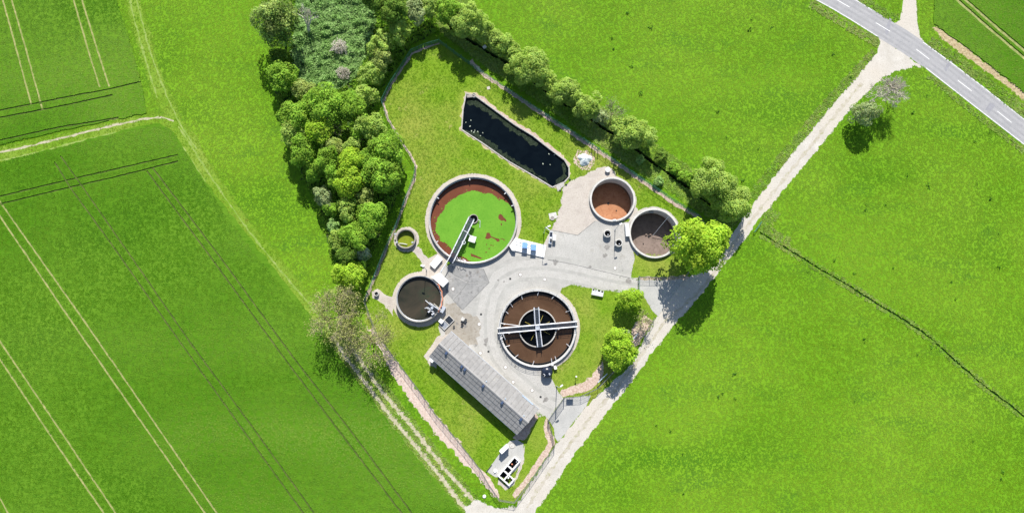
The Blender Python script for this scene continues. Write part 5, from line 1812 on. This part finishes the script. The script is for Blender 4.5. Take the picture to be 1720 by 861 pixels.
def crown(ctr, rx, ry, rz, lump=0.34, nb=None, leaf_s=None, dens=2.0, tone=0.22, fill=0.35, sparse=1.0):
    """leaf cloud arrays for a crown made of many leafy lumps"""
    R = (rx + ry) / 2
    s0 = leaf_s or min(0.52, 0.20 + 0.042 * R)
    nb = nb or int(26 + 6.5 * R)
    d = unit(nb * 3)
    d = d[d[:, 2] > -0.55][:nb]
    nb = len(d)
    rad = RNG.uniform(0.56, 0.80, nb)
    # golden spread keeps lumps apart
    i = np.arange(nb)
    zz = 1 - 1.45 * (i + 0.5) / nb
    ph = i * 2.399963 + RNG.uniform(-0.5, 0.5, nb)
    rr = np.sqrt(np.maximum(0, 1 - zz * zz))
    d = np.stack([rr * np.cos(ph), rr * np.sin(ph), zz], 1)
    p1, p2, p3 = RNG.uniform(0, 6.28, 3)
    rad = rad * (1 + 0.16 * np.sin(2 * ph_(d) + p1) + 0.13 * np.sin(3 * ph_(d) + p2) + 0.10 * np.sin(5 * ph_(d) + p3))
    bc = d * rad[:, None] * np.array([rx, ry, rz])
    br = RNG.uniform(lump * 0.75, lump * 1.25, nb) * R
    area = 4 * math.pi * R * R
    N = int(min(9000, area * dens / (s0 * s0)) * sparse)
    pick = RNG.choice(nb, N, p=(br ** 2) / (br ** 2).sum())
    dd = unit(N)
    # lumps carry leaves mostly on their outer, upper side
    ou = bc[pick] / np.maximum(np.linalg.norm(bc[pick], axis=1, keepdims=True), 1e-6)
    fl = (dd * ou).sum(1) < -0.35
    dd[fl] = -dd[fl]
    pos = bc[pick] + dd * (br[pick] * RNG.uniform(0.72, 1.06, N))[:, None]
    nrm = dd * 0.65 + unit(N) * 0.5 + ou * 0.2 + np.array([0, 0.18, 0.5])
    tb = RNG.uniform(1 - tone, 1 + tone, nb)
    tint = tb[pick] * RNG.uniform(0.82, 1.18, N)
    nf = int(N * fill)
    pf_ = unit(nf) * (RNG.uniform(0.2, 0.75, nf) ** 0.6)[:, None] * np.array([rx, ry, rz]) * 0.85
    pos = np.concatenate([pos, pf_])
    nrm = np.concatenate([nrm, pf_ + unit(nf) * 0.8])
    tint = np.concatenate([tint, RNG.uniform(0.7, 1.1, nf)])
    size = RNG.uniform(0.7, 1.35, len(pos)) * s0
    hue = RNG.uniform(0.9, 1.1, len(pos))
    t3 = np.stack([tint * hue, tint, tint / hue], 1)
    return pos + np.array(ctr), nrm, size, t3, bc + np.array(ctr)


def tree(name, label, px, py, rpx, h, mat, ell=1.0, bark='bark', lump=0.27, dens=2.1, group=None, sparse=1.0, fill=0.35, low=0.0, cat='tree', tone=0.22, leaf_s=None, rot=0.0):
    r = RAD(px, py, rpx, h * 0.55) * 1.07
    rz = min(r * 1.05, h * 0.46)
    hc = max(h - rz, rz * (0.75 - low))
    c = P(px, py, hc)
    base = Vector((c.x, c.y, 0))
    e = thing(name, base, label, cat, group)
    pos, nrm, size, t3, bc = crown((0, 0, 0), r, r * ell, rz, lump, None, leaf_s, dens, tone, fill, sparse)
    if rot:
        R_ = np.array(Matrix.Rotation(rot, 3, 'Z'))
        pos, nrm, bc = pos @ R_.T, nrm @ R_.T, bc @ R_.T
    ofs = np.array([c.x, c.y, hc])
    pos = pos + ofs
    bc = bc + ofs
    pos[:, 2] = np.maximum(pos[:, 2], 0.12)
    quads_mesh('crown', pos, nrm, size, t3, M[mat], e)
    m = MB()
    tr = 0.05 + h * 0.022
    top = Vector((c.x, c.y, hc + rz * 0.45))
    m.tube([base + Vector((0, 0, -0.1)), base + Vector((0.05 * tr, 0.1, hc * 0.4)), top], tr, 7, tr * 0.35)
    idx = np.argsort(-bc[:, 2])[::max(1, len(bc) // 9)]
    for q in idx:
        b = Vector(bc[q])
        t = random.uniform(0.35, 0.75)
        a = base.lerp(top, t)
        mid = a.lerp(b, 0.5) + Vector((0, 0, 0.25))
        m.tube([a, mid, b], tr * 0.42, 5, tr * 0.12)
    m.build('trunk', M[bark], e, True)
    return e


def branches(m, a, d, L, r, depth, spread, out, up=0.25):
    b = a + d * L
    mid = a.lerp(b, 0.5) + Vector((random.uniform(-1, 1), random.uniform(-1, 1), random.uniform(-0.5, 1))) * L * 0.06
    m.tube([a, mid, b], r, 4 if depth > 1 else 3, r * 0.62)
    out.append(b)
    out.append(mid)
    if depth == 0:
        return
    for _ in range(random.choice((2, 3, 3))):
        q = Vector((random.gauss(0, 1), random.gauss(0, 1), random.gauss(0, 0.7))).normalized()
        nd = (d + q * spread + Vector((0, 0, up * 0.4))).normalized()
        branches(m, a.lerp(b, random.uniform(0.55, 1.0)), nd, L * random.uniform(0.62, 0.85), max(r * 0.55, 0.035), depth - 1, spread, out, up)


def bare_tree(name, label, px, py, h, tilt=(0, 0), mat='twig', depth=5, spread=0.6, leafmat=None, nleaf=0, ls=0.3, r0=None, cat='tree', n0=4, lowstart=0.25, tone=0.25, leafr=0.7):
    """open crown: trunk, forking limbs and twigs, with a thin scatter of young leaves"""
    c = P(px, py, 0)
    e = thing(name, c, label, cat)
    m = MB()
    out = []
    r0 = r0 or h * 0.02
    t0 = c + Vector((tilt[0] * lowstart, tilt[1] * lowstart, h * lowstart))
    m.tube([c + Vector((0, 0, -0.1)), t0], r0, 7, r0 * 0.8)
    for i in range(n0):
        a = 2 * math.pi * i / n0 + random.uniform(-0.4, 0.4)
        d = Vector((math.cos(a) * spread + tilt[0] / h, math.sin(a) * spread + tilt[1] / h, 0.9)).normalized()
        branches(m, t0 + Vector((0, 0, random.uniform(-0.2, 0.4))), d, h * 0.25, r0 * 0.6, depth - 1, spread, out)
    m.build('trunk', M[mat], e)
    if nleaf:
        o_ = np.array([[v.x, v.y, v.z] for v in out if v.z > h * 0.3])
        pk = o_[RNG.integers(0, len(o_), nleaf)] + RNG.normal(size=(nleaf, 3)) * leafr
        t = RNG.uniform(1 - tone, 1 + tone, nleaf)
        quads_mesh('crown', pk, unit(nleaf) + np.array([0, 0, 0.5]), RNG.uniform(0.6, 1.3, nleaf) * ls, np.stack([t, t, t], 1), M[leafmat], e)
    return e


# --- the wood on the west side
W = 'trees of the wood west of the fence'
tree('mixed_tree', 'big dark-centred tree standing alone at the top corner of the wood', 463, 38, 33, 15, 'leaf_mixed', 1.15, tone=0.5, lump=0.3)
tree('small_tree', 'bright bushy tree at the meadow edge between the lone dark tree and the big wood', 474, 129, 22, 9, 'leaf_mid', 1.3, tone=0.35)
tree('yellow_tree', 'yellow-green bush on the lower edge of the nettle clearing', 508, 152, 21, 7, 'leaf_olive', 0.9)
tree('broad_tree', 'broadest round crown in the wood, just below the clearing', 548, 177, 33, 14, 'leaf_mid', 0.95, lump=0.27, tone=0.3)
tree('broad_tree', 'round crown between the broadest tree and the pale hedge row', 590, 180, 26, 12, 'leaf_mid', 1.0)
tree('pale_tree', 'pale feathery crown at the foot of the hedge row facing the lawn', 612, 163, 20, 9, 'leaf_pale', 1.0)
tree('dark_tree', 'dark leafy crown at the meadow edge beside the broadest tree', 496, 196, 23, 11, 'leaf_mid', 1.2, tone=0.3)
tree('dark_tree', 'dull green crown below it at the meadow edge of the wood', 492, 222, 20, 10, 'leaf_pale', 1.1, tone=0.3)
tree('bright_tree', 'bright green crown left of the bare brown tree', 537, 219, 20, 12, 'leaf_bright', 1.15, tone=0.3)
bare_tree('bare_brown_tree', 'bare brown tree showing its twigs in the middle of the wood', 566, 228, 9, (0, 0), 'twig', 5, 0.55, r0=0.16)
tree('meadow_edge_tree', 'dull green crown spreading over the meadow edge below the bright crown', 510, 254, 24, 11, 'leaf_mid', 0.95, tone=0.3)
tree('blue_green_tree', 'bluish green bushy crown left of the yellow-green pair', 550, 270, 22, 11, 'leaf_mid', 1.0, tone=0.3)
tree('yellow_tree', 'yellow-green crown, upper of the pair in the middle of the wood', 590, 272, 23, 12, 'leaf_lime', 0.95)
tree('bright_tree', 'bright lime crown, lower of the yellow-green pair in the wood', 588, 303, 25, 12, 'leaf_lime', 1.0)
tree('pale_tree', 'pale rounded crown facing the pond lawn across the fence', 622, 215, 25, 11, 'leaf_pale', 0.95, lump=0.24)
tree('small_tree', 'small grey-green crown squeezed between the bare brown tree and the yellow pair', 592, 243, 14, 9, 'leaf_pale', 0.9)
tree('broad_tree', 'sunlit crown nearest the fence kink opposite the duckweed tank', 650, 250, 27, 12, 'leaf_mid', 1.1, tone=0.3)
tree('broad_tree', 'dark round crown below it beside the fence, opposite the duckweed tank', 643, 292, 29, 12, 'leaf_mid', 1.15, tone=0.35, lump=0.27)
tree('grey_tree', 'pale grey-green leafy shrub alone on the meadow edge of the wood', 543, 331, 15, 7, 'leaf_grey', 1.2)
tree('pale_tree', 'dull pale crown below the lime crown in the wood', 583, 350, 18, 9, 'leaf_pale', 1.1, tone=0.3)
tree('small_tree', 'yellow-olive crown between the lime crown and the fence-side trees', 612, 330, 17, 8, 'leaf_olive', 0.9)
tree('broad_tree', 'round green crown beside the fence left of the duckweed tank', 624, 366, 26, 11, 'leaf_mid', 1.0, tone=0.3)
tree('yellow_tree', 'yellow-green crown left of the small lime-water tank', 597, 396, 23, 10, 'leaf_mid', 1.1, tone=0.3)
tree('grey_tree', 'grey feathery shrub on the meadow edge left of the yellow-green crown', 568, 402, 14, 6, 'leaf_pale', 1.3)
tree('flowering_bush', 'white-flowering bush at the lower end of the wood', 607, 427, 14, 5, 'leaf_flower', 1.2, tone=0.35)
tree('dark_tree', 'dark crown left of the white-flowering bush', 582, 428, 15, 9, 'leaf_dark', 1.1)
tree('lime_tree', 'bright lime round tree at the lower tip of the wood', 587, 461, 25, 9, 'leaf_bright', 0.95, tone=0.25)
for px, py, r_, h_, mt, lb in ((671, 50, 20, 9, 'leaf_pale', 'pale crown at the top of the hedge row by the lawn tip'), (640, 76, 21, 9, 'leaf_pale', 'second crown of the hedge row down from the lawn tip'),
                               (637, 100, 20, 8, 'leaf_olive', 'third crown of the hedge row down from the lawn tip'), (622, 125, 20, 8, 'leaf_pale', 'fourth crown of the hedge row down from the lawn tip')):
    tree('hedge_tree', lb, px, py, r_, h_, mt, 1.05, lump=0.26, tone=0.3)
tree('dark_tree', 'dark tree at the picture top behind the nettle clearing', 633, -2, 26, 13, 'leaf_dark', 0.9)
tree('dark_tree', 'dark green tree right of it at the top of the clearing', 662, 16, 22, 13, 'leaf_dark', 1.1, tone=0.4)
tree('slim_tree', 'slim pale grey-green tree beside the stream at the picture top', 697, 18, 15, 9, 'leaf_grey', 1.6)
tree('slim_tree', 'narrow bright tree beside the slim grey-green one at the picture top', 722, 10, 14, 8, 'leaf_pale', 1.5)
bare_tree('dead_tree', 'dead whitish forked tree standing in the nettle clearing', 519, 58, 9, (1.6, 5.0), 'pale_bark', 5, 0.42, r0=0.5, n0=4)
bare_tree('dead_brush', 'upper heap of dead whitish brushwood in the clearing', 573, 84, 4.4, (0, 1.4), 'pale_bark', 6, 1.25, r0=0.2, n0=11, cat='brushwood', lowstart=0.12)
bare_tree('dead_brush', 'lower heap of dead greyish brushwood in the clearing', 578, 126, 3.8, (0, 0.8), 'twig_pink', 6, 1.25, r0=0.17, n0=10, cat='brushwood', lowstart=0.12)
for px, py, r_, h_, mt, lb in ((522, 178, 18, 10, 'leaf_mid', 'leafy crown filling the gap left of the broadest tree'), (560, 246, 17, 9, 'leaf_olive', 'olive crown below the bare brown tree'), (528, 288, 17, 8, 'leaf_mid', 'leafy crown on the meadow edge left of the lime crown'),
                               (565, 300, 16, 9, 'leaf_mid', 'shaded crown tight against the lime crown on its left'), (616, 268, 19, 10, 'leaf_mid', 'shaded crown between the yellow pair and the fence-side trees'), (558, 352, 14, 6, 'leaf_mid', 'low leafy crown between the grey-green shrub and the dull pale crown'),
                               (604, 448, 12, 5, 'leaf_mid', 'low dark bush tucked between the flowering bush and the lime round tree'), (560, 380, 12, 5, 'leaf_nettle', 'low bluish bush on the meadow edge above the grey feathery shrub'), (616, 300, 15, 9, 'leaf_dark', 'dark crown hemmed in between the lime crown and the fence-side crown'),
                               (600, 222, 14, 9, 'leaf_mid', 'small leafy crown right of the bare brown tree'), (468, 95, 14, 5, 'leaf_dark', 'low dark bush in the shade below the lone dark tree')):
    tree('wood_tree', lb, px, py, r_, h_, mt, 1.0, tone=0.3)
# --- hedge north-east of the pond
for i, (px, py, r_, h_, mt, ell, lb) in enumerate((
        (755, 20, 23, 10, 'leaf_mid', 1.1, 'green hedge tree at the picture top right of the slim trees'), (788, 38, 28, 11, 'leaf_pale', 1.15, 'tall pale willow above the lawn tip'),
        (812, 52, 18, 8, 'leaf_pale', 1.0, 'smaller pale willow joined to the tall one above the lawn tip'), (842, 74, 20, 7, 'leaf_pale', 1.05, 'willow between the lawn-tip willows and the longest one'),
        (890, 113, 35, 10, 'leaf_pale', 0.9, 'longest pale willow crown above the pond'), (949, 154, 26, 8, 'leaf_pale', 0.95, 'round willow above the pond, upper of two round ones'),
        (986, 180, 24, 8, 'leaf_pale', 0.98, 'round willow above the pond, lower of two round ones'), (1068, 226, 33, 9, 'leaf_pale', 0.85, 'broad pale willow above the small green gate'),
        (1196, 304, 36, 11, 'leaf_pale', 1.0, 'large pale willow by the gravel track, upper of the pair'), (1228, 338, 34, 10, 'leaf_pale', 0.95, 'large pale willow by the gravel track, lower of the pair'))):
    tree('willow', lb, px, py, r_, h_, mt, ell, lump=0.24, dens=2.4, tone=0.16, rot=-0.6 if ell < 0.93 else 0, leaf_s=0.34)
for px, py, r_, h_, mt, lb in ((866, 93, 17, 6, 'leaf_pale', 'low willow bush filling the hedge gap left of the longest willow'), (921, 136, 16, 6, 'leaf_pale', 'low willow bush between the longest willow and the upper round one'),
                               (968, 167, 15, 6, 'leaf_pale', 'low willow bush between the two round willows'), (1008, 196, 14, 5, 'leaf_grey', 'greyish bush between the lower round willow and the thin half-bare one'),
                               (1046, 214, 18, 6, 'leaf_pale', 'low willow bush on the upper side of the broad willow'), (1164, 300, 13, 4, 'leaf_mid', 'green bush at the foot of the large willows by the track'),
                               (773, 28, 20, 8, 'leaf_pale', 'willow bush between the green hedge tree and the tall pale willow'), (828, 62, 17, 7, 'leaf_pale', 'willow bush closing the row above the lawn tip')):
    tree('willow_bush', lb, px, py, r_, h_, mt, 1.0, lump=0.24, dens=2.3, tone=0.18, leaf_s=0.34, low=0.2)
bare_tree('sparse_willow', 'thin half-bare willow between the round willows and the broad one', 1026, 196, 7, (0.3, 0.8), 'twig', 5, 0.5, 'leaf_grey', 420, 0.3, r0=0.14)
for px, py, r_, h_, mt, lb in ((1110, 262, 12, 3.0, 'leaf_dark', 'dark shrub on the stream bank below the broad willow'), (1133, 282, 10, 2.5, 'leaf_mid', 'low shrub on the stream bank, upper of two'),
                               (1150, 296, 12, 2.5, 'leaf_mid', 'low shrub on the stream bank, lower of two'), (1075, 268, 8, 1.8, 'leaf_nettle', 'small bluish shrub on the lawn side of the stream'),
                               (1106, 305, 9, 1.8, 'leaf_nettle', 'bluish bushy clump beside the fence path near the brown tank')):
    tree('shrub', lb, px, py, r_, h_, mt, 0.9, cat='shrub', low=0.4)
# --- trees by the yard
tree('big_tree', 'big round leafy tree overhanging the brown-floored tank', 1174, 412, 49, 18, 'leaf_lime', 0.92, lump=0.25, tone=0.3, dens=2.2, rot=0.5)
tree('small_tree', 'small bright tree at the side entrance gate', 1058, 504, 21, 7.4, 'leaf_bright', 1.0, tone=0.2)
tree('round_tree', 'round bright lime tree in the lawn island beside the gravel track', 1040, 586, 31, 8.5, 'leaf_bright', 1.0, lump=0.25, tone=0.3)
tree('seedling_tree', 'tiny grey-green tree touching the round lime tree', 1050, 562, 9, 4.5, 'leaf_grey', 1.0)
bare_tree('thin_tree', 'thin olive tree between the small bright tree and the side entrance', 1076, 540, 6, (0.3, 0.5), 'twig', 5, 0.5, 'leaf_olive', 500, 0.26, r0=0.09, leafr=0.6)
bare_tree('half_bare_tree', 'half-bare spreading tree at the end of the dirt lane, left one', 580, 534, 13.5, (-1.2, 0.6), 'twig', 6, 0.85, 'leaf_spring', 4200, 0.3, r0=0.28, n0=8, leafr=0.9)
bare_tree('half_bare_tree', 'half-bare yellowish tree over the woodchip strip, right one', 628, 574, 12, (0.6, 0.5), 'twig', 6, 0.85, 'leaf_spring', 2800, 0.28, r0=0.22, n0=7, leafr=0.9)
bare_tree('bare_tree', 'bare pinkish-twigged tree beside the road junction', 1461, 171, 10, (2.6, 1.6), 'twig_pink', 7, 0.62, 'leaf_blossom', 700, 0.2, r0=0.16, n0=6, leafr=0.5)
tree('round_bush', 'greyish round-topped tree on the track edge below the bare tree', 1452, 190, 22, 8.4, 'leaf_grey', 0.9, dens=1.6, fill=0.2, tone=0.2, lump=0.28)

# ------------------------------------------------------------------ grass, crops and other ground cover
NS = 430000
X0, X1, Y0, Y1 = -150, 150, -52, 112
gx = RNG.uniform(X0, X1, NS)
gy = RNG.uniform(Y0, Y1, NS)
# keep what the camera and a step beside it can see
ztmp = gy * st + H * ct
u_ = gx / ztmp * F
v_ = (gy * ct - H * st) / ztmp * F
vis = (np.abs(u_) < 930) & (np.abs(v_) < 490)
gx, gy = gx[vis], gy[vis]
cls = np.zeros(len(gx), dtype=int)     # 0 meadow


def setc(poly, c):
    cls[inside(poly, gx, gy)] = c


setc(to_xy(FIELD_A), 2)
setc(to_xy(FIELD_B), 2)
setc(to_xy(FIELD_C), 2)
setc(to_xy(EARTH), 9)
setc(to_xy(WOODS), 5)
CLEAR = [(500, -40), (620, -40), (630, 40), (615, 90), (600, 130), (560, 155), (505, 140), (492, 90), (498, 30)]
setc(to_xy(CLEAR), 6)
setc(to_xy(HEDGE), 4)
setc(to_xy(PLOT), 3)
setc(strip(PATH_W, 3.4), 7)
setc(strip(PATH_N, 3.4), 7)
setc(strip([(555, 545), (597, 608), (630, 652), (677, 711), (725, 771), (790, 850)], 5.6), 4)
VERGES = [strip([(1470, 88), (1432, 128), (1392, 172), (1350, 222), (1310, 270), (1262, 332)], 2.6), strip([(1478, 75), (1420, 42), (1360, 5)], 2.4), strip([(1560, 128), (1632, 186), (1720, 254)], 1.6),
          strip([(1560, 70), (1604, 99), (1655, 138), (1725, 190)], 3.2), strip([(1445, -3), (1492, 26), (1508, 30)], 2.2), strip(DITCH_R, 2.0), strip([(1300, 352), (1285, 380), (1300, 398), (1325, 410)], 3.5)]
for q in VERGES:
    setc(q, 4)
for poly in [to_xy(p) for p in (TRACK, SIDE_ROAD, ROAD_UP + ROAD_LO[::-1], YARD, GRAVEL_YARD, CHIP_L)] + [to_xy(p[1]) for p in PATHS]:
    setc(poly, 9)
setc(grow(POND_XY, 1.3), 9)
for (x, y, r), w in ((T1, 1.0), (T3, 1.15), (TS, 0.7), (TC, 0.95), (T5, 0.35), (T6, 0.6)):
    cls[(gx - x) ** 2 + (gy - y) ** 2 < (r + w) ** 2] = 9
for p in (ISLAND, GRASS_S, GRASS_T6):
    setc(to_xy(p), 3)
for p in (CHIP_R, CHIP_R2, APRON_R, APRON_M, SLAB_S):
    setc(to_xy(p), 9)
for n_, p, mt in BEDS:
    setc(to_xy(p), 8)
setc(ditch_poly, 9)
setc(stream_poly, 9)
bc_ = [BP(-0.2, -HW + 0.3, 0), BP(RL + 0.2, -HW + 0.3, 0), BP(RL + 0.2, HW, 0), BP(-0.2, HW, 0)]
setc([(p.x, p.y) for p in bc_], 9)


def near(line_px, w):
    c = PL(line_px)
    res = np.zeros(len(gx), dtype=bool)
    for a, b in zip(c[:-1], c[1:]):
        ab = np.array([b.x - a.x, b.y - a.y])
        L2 = (ab ** 2).sum()
        t = np.clip(((gx - a.x) * ab[0] + (gy - a.y) * ab[1]) / L2, 0, 1)
        res |= ((gx - a.x - t * ab[0]) ** 2 + (gy - a.y - t * ab[1]) ** 2) < w * w
    return res


for k_, lines in TRAM.items():
    for ln in lines:
        cls[near(ln, WT[k_] / 2 + 0.14)] = 8
for ln in RUTS:
    cls[near(ln, 0.22)] = 8
for ln in DIRT:
    cls[near(ln, 0.5)] = 8
cls[near(NE_PATH, 0.45)] = 8
cls[near(NW_PATH, 0.28)] = 8
thin = RNG.uniform(size=len(gx))
cls[(cls == 7) & (thin < 0.45)] = 3
cls[(cls == 3) & (thin > 0.75)] = 8
cls[(cls == 5) & (thin > 0.6)] = 8


def tufts(name, label, cat, sel, nbl, h, spread, w, mat, tone=0.2, lean=0.0, z0=0.015):
    """each tuft is a few blades fanning out from one root"""
    x, y = gx[sel], gy[sel]
    n = len(x)
    sc = RNG.uniform(0.65, 1.35, n)
    tt = RNG.uniform(1 - tone, 1 + tone, n)
    V = np.empty((n, nbl, 3, 3))
    a0 = RNG.uniform(0, 2 * math.pi, n)
    for b in range(nbl):
        a = a0 + 2 * math.pi * b / nbl + RNG.uniform(-0.5, 0.5, n)
        ca, sa = np.cos(a), np.sin(a)
        ww = w * sc * 0.5
        V[:, b, 0, 0] = x - sa * ww
        V[:, b, 0, 1] = y + ca * ww
        V[:, b, 0, 2] = z0
        V[:, b, 1, 0] = x + sa * ww
        V[:, b, 1, 1] = y - ca * ww
        V[:, b, 1, 2] = z0
        V[:, b, 2, 0] = x + ca * spread * sc
        V[:, b, 2, 1] = y + sa * spread * sc + lean * sc
        V[:, b, 2, 2] = z0 + h * sc * RNG.uniform(0.6, 1.2, n)
    hue = RNG.uniform(0.92, 1.1, n)
    t3 = np.stack([tt * hue, tt, tt / hue], 1)
    t3 = np.repeat(t3, nbl * 3, axis=0)
    o = raw_mesh(name, V.reshape(-1, 3), 3, n * nbl, t3, M[mat], None, "stuff")
    tag(o, label, cat)
    return o


tufts('meadow_grass', 'bright green meadow grass covering the open fields', 'grass', cls == 0, 3, 0.07, 0.28, 0.26, 'grass_meadow', 0.10)
tufts('crop_plants', 'dense dark green cereal crop standing in the fields with wheel tracks', 'crop', cls == 2, 3, 0.10, 0.30, 0.36, 'grass_crop', 0.10, z0=CROP_H - 0.03)
tufts('lawn_grass', 'yellowish mown lawn grass inside the fence', 'grass', cls == 3, 3, 0.10, 0.24, 0.2, 'grass_lawn', 0.2)
tufts('rough_grass', 'long rough grass on banks and path verges', 'grass', cls == 4, 4, 0.19, 0.36, 0.32, 'grass_verge', 0.3)
tufts('wood_undergrowth', 'shaded undergrowth between the trees of the wood', 'undergrowth', cls == 5, 4, 0.6, 0.5, 0.45, 'leaf_mid', 0.35)
# nettles: layered leaf mass of the clearing
sel = np.nonzero(cls == 6)[0]
rep = np.repeat(sel, 6)
nn_ = len(rep)
hx, hy = gx[rep] + RNG.normal(size=nn_) * 0.3, gy[rep] + RNG.normal(size=nn_) * 0.3
hm = np.full(nn_, 0.25)
for _ in range(14):
    wv, an, po = RNG.uniform(0.6, 3.2), RNG.uniform(0, 6.28), RNG.uniform(0, 6.28)
    hm += 0.16 * np.sin(wv * (hx * math.cos(an) + hy * math.sin(an)) + po) * np.sin(0.37 * wv * (hy * math.cos(an) - hx * math.sin(an)) + 2 * po)
hm = 0.35 + 0.9 * np.clip(hm, 0, 1)
hz = np.abs(hm) * RNG.uniform(0.5, 1.2, nn_) + 0.1
tt = RNG.uniform(0.7, 1.35, nn_)
o = quads_mesh('nettle_thicket', np.stack([hx, hy, hz], 1), unit(nn_) * 0.7 + np.array([0, 0, 0.8]), RNG.uniform(0.25, 0.55, nn_), np.stack([tt, tt, tt * 1.05], 1), M['leaf_nettle'], None, "stuff")
tag(o, 'bluish green nettle thicket filling the clearing of the wood', 'nettles')
# weeds: scattered dark clumps in the meadows
nw = 140
wx, wy = RNG.uniform(20, 140, nw), RNG.uniform(-40, 100, nw)
ok = np.zeros(nw, dtype=bool)
ggx, ggy, gcls = gx, gy, cls
gx, gy = wx, wy
cls = np.zeros(nw, dtype=int)
for p in (PLOT, TRACK, ROAD_UP + ROAD_LO[::-1], FIELD_C, HEDGE, SIDE_ROAD):
    setc(to_xy(p), 1)
ok = (cls == 0) & (((wx * 0.05).astype(int) + (wy * 0.05).astype(int)) % 3 != 0)
wx, wy = wx[ok], wy[ok]
rep = np.repeat(np.arange(len(wx)), 9)
nr = len(rep)
sz = RNG.uniform(0.15, 0.5, len(wx))[rep]
pos = np.stack([wx[rep] + RNG.normal(size=nr) * sz * 0.6, wy[rep] + RNG.normal(size=nr) * sz * 0.6, RNG.uniform(0.1, 0.4, nr)], 1)
tt = RNG.uniform(0.6, 1.2, nr)
o = quads_mesh('meadow_weeds', pos, unit(nr) * 0.8 + np.array([0, 0, 0.7]), sz * 0.9, np.stack([tt, tt, tt], 1), M['leaf_weed'], None, "stuff")
tag(o, 'dark green weed clumps dotted over the right-hand meadows', 'weeds')
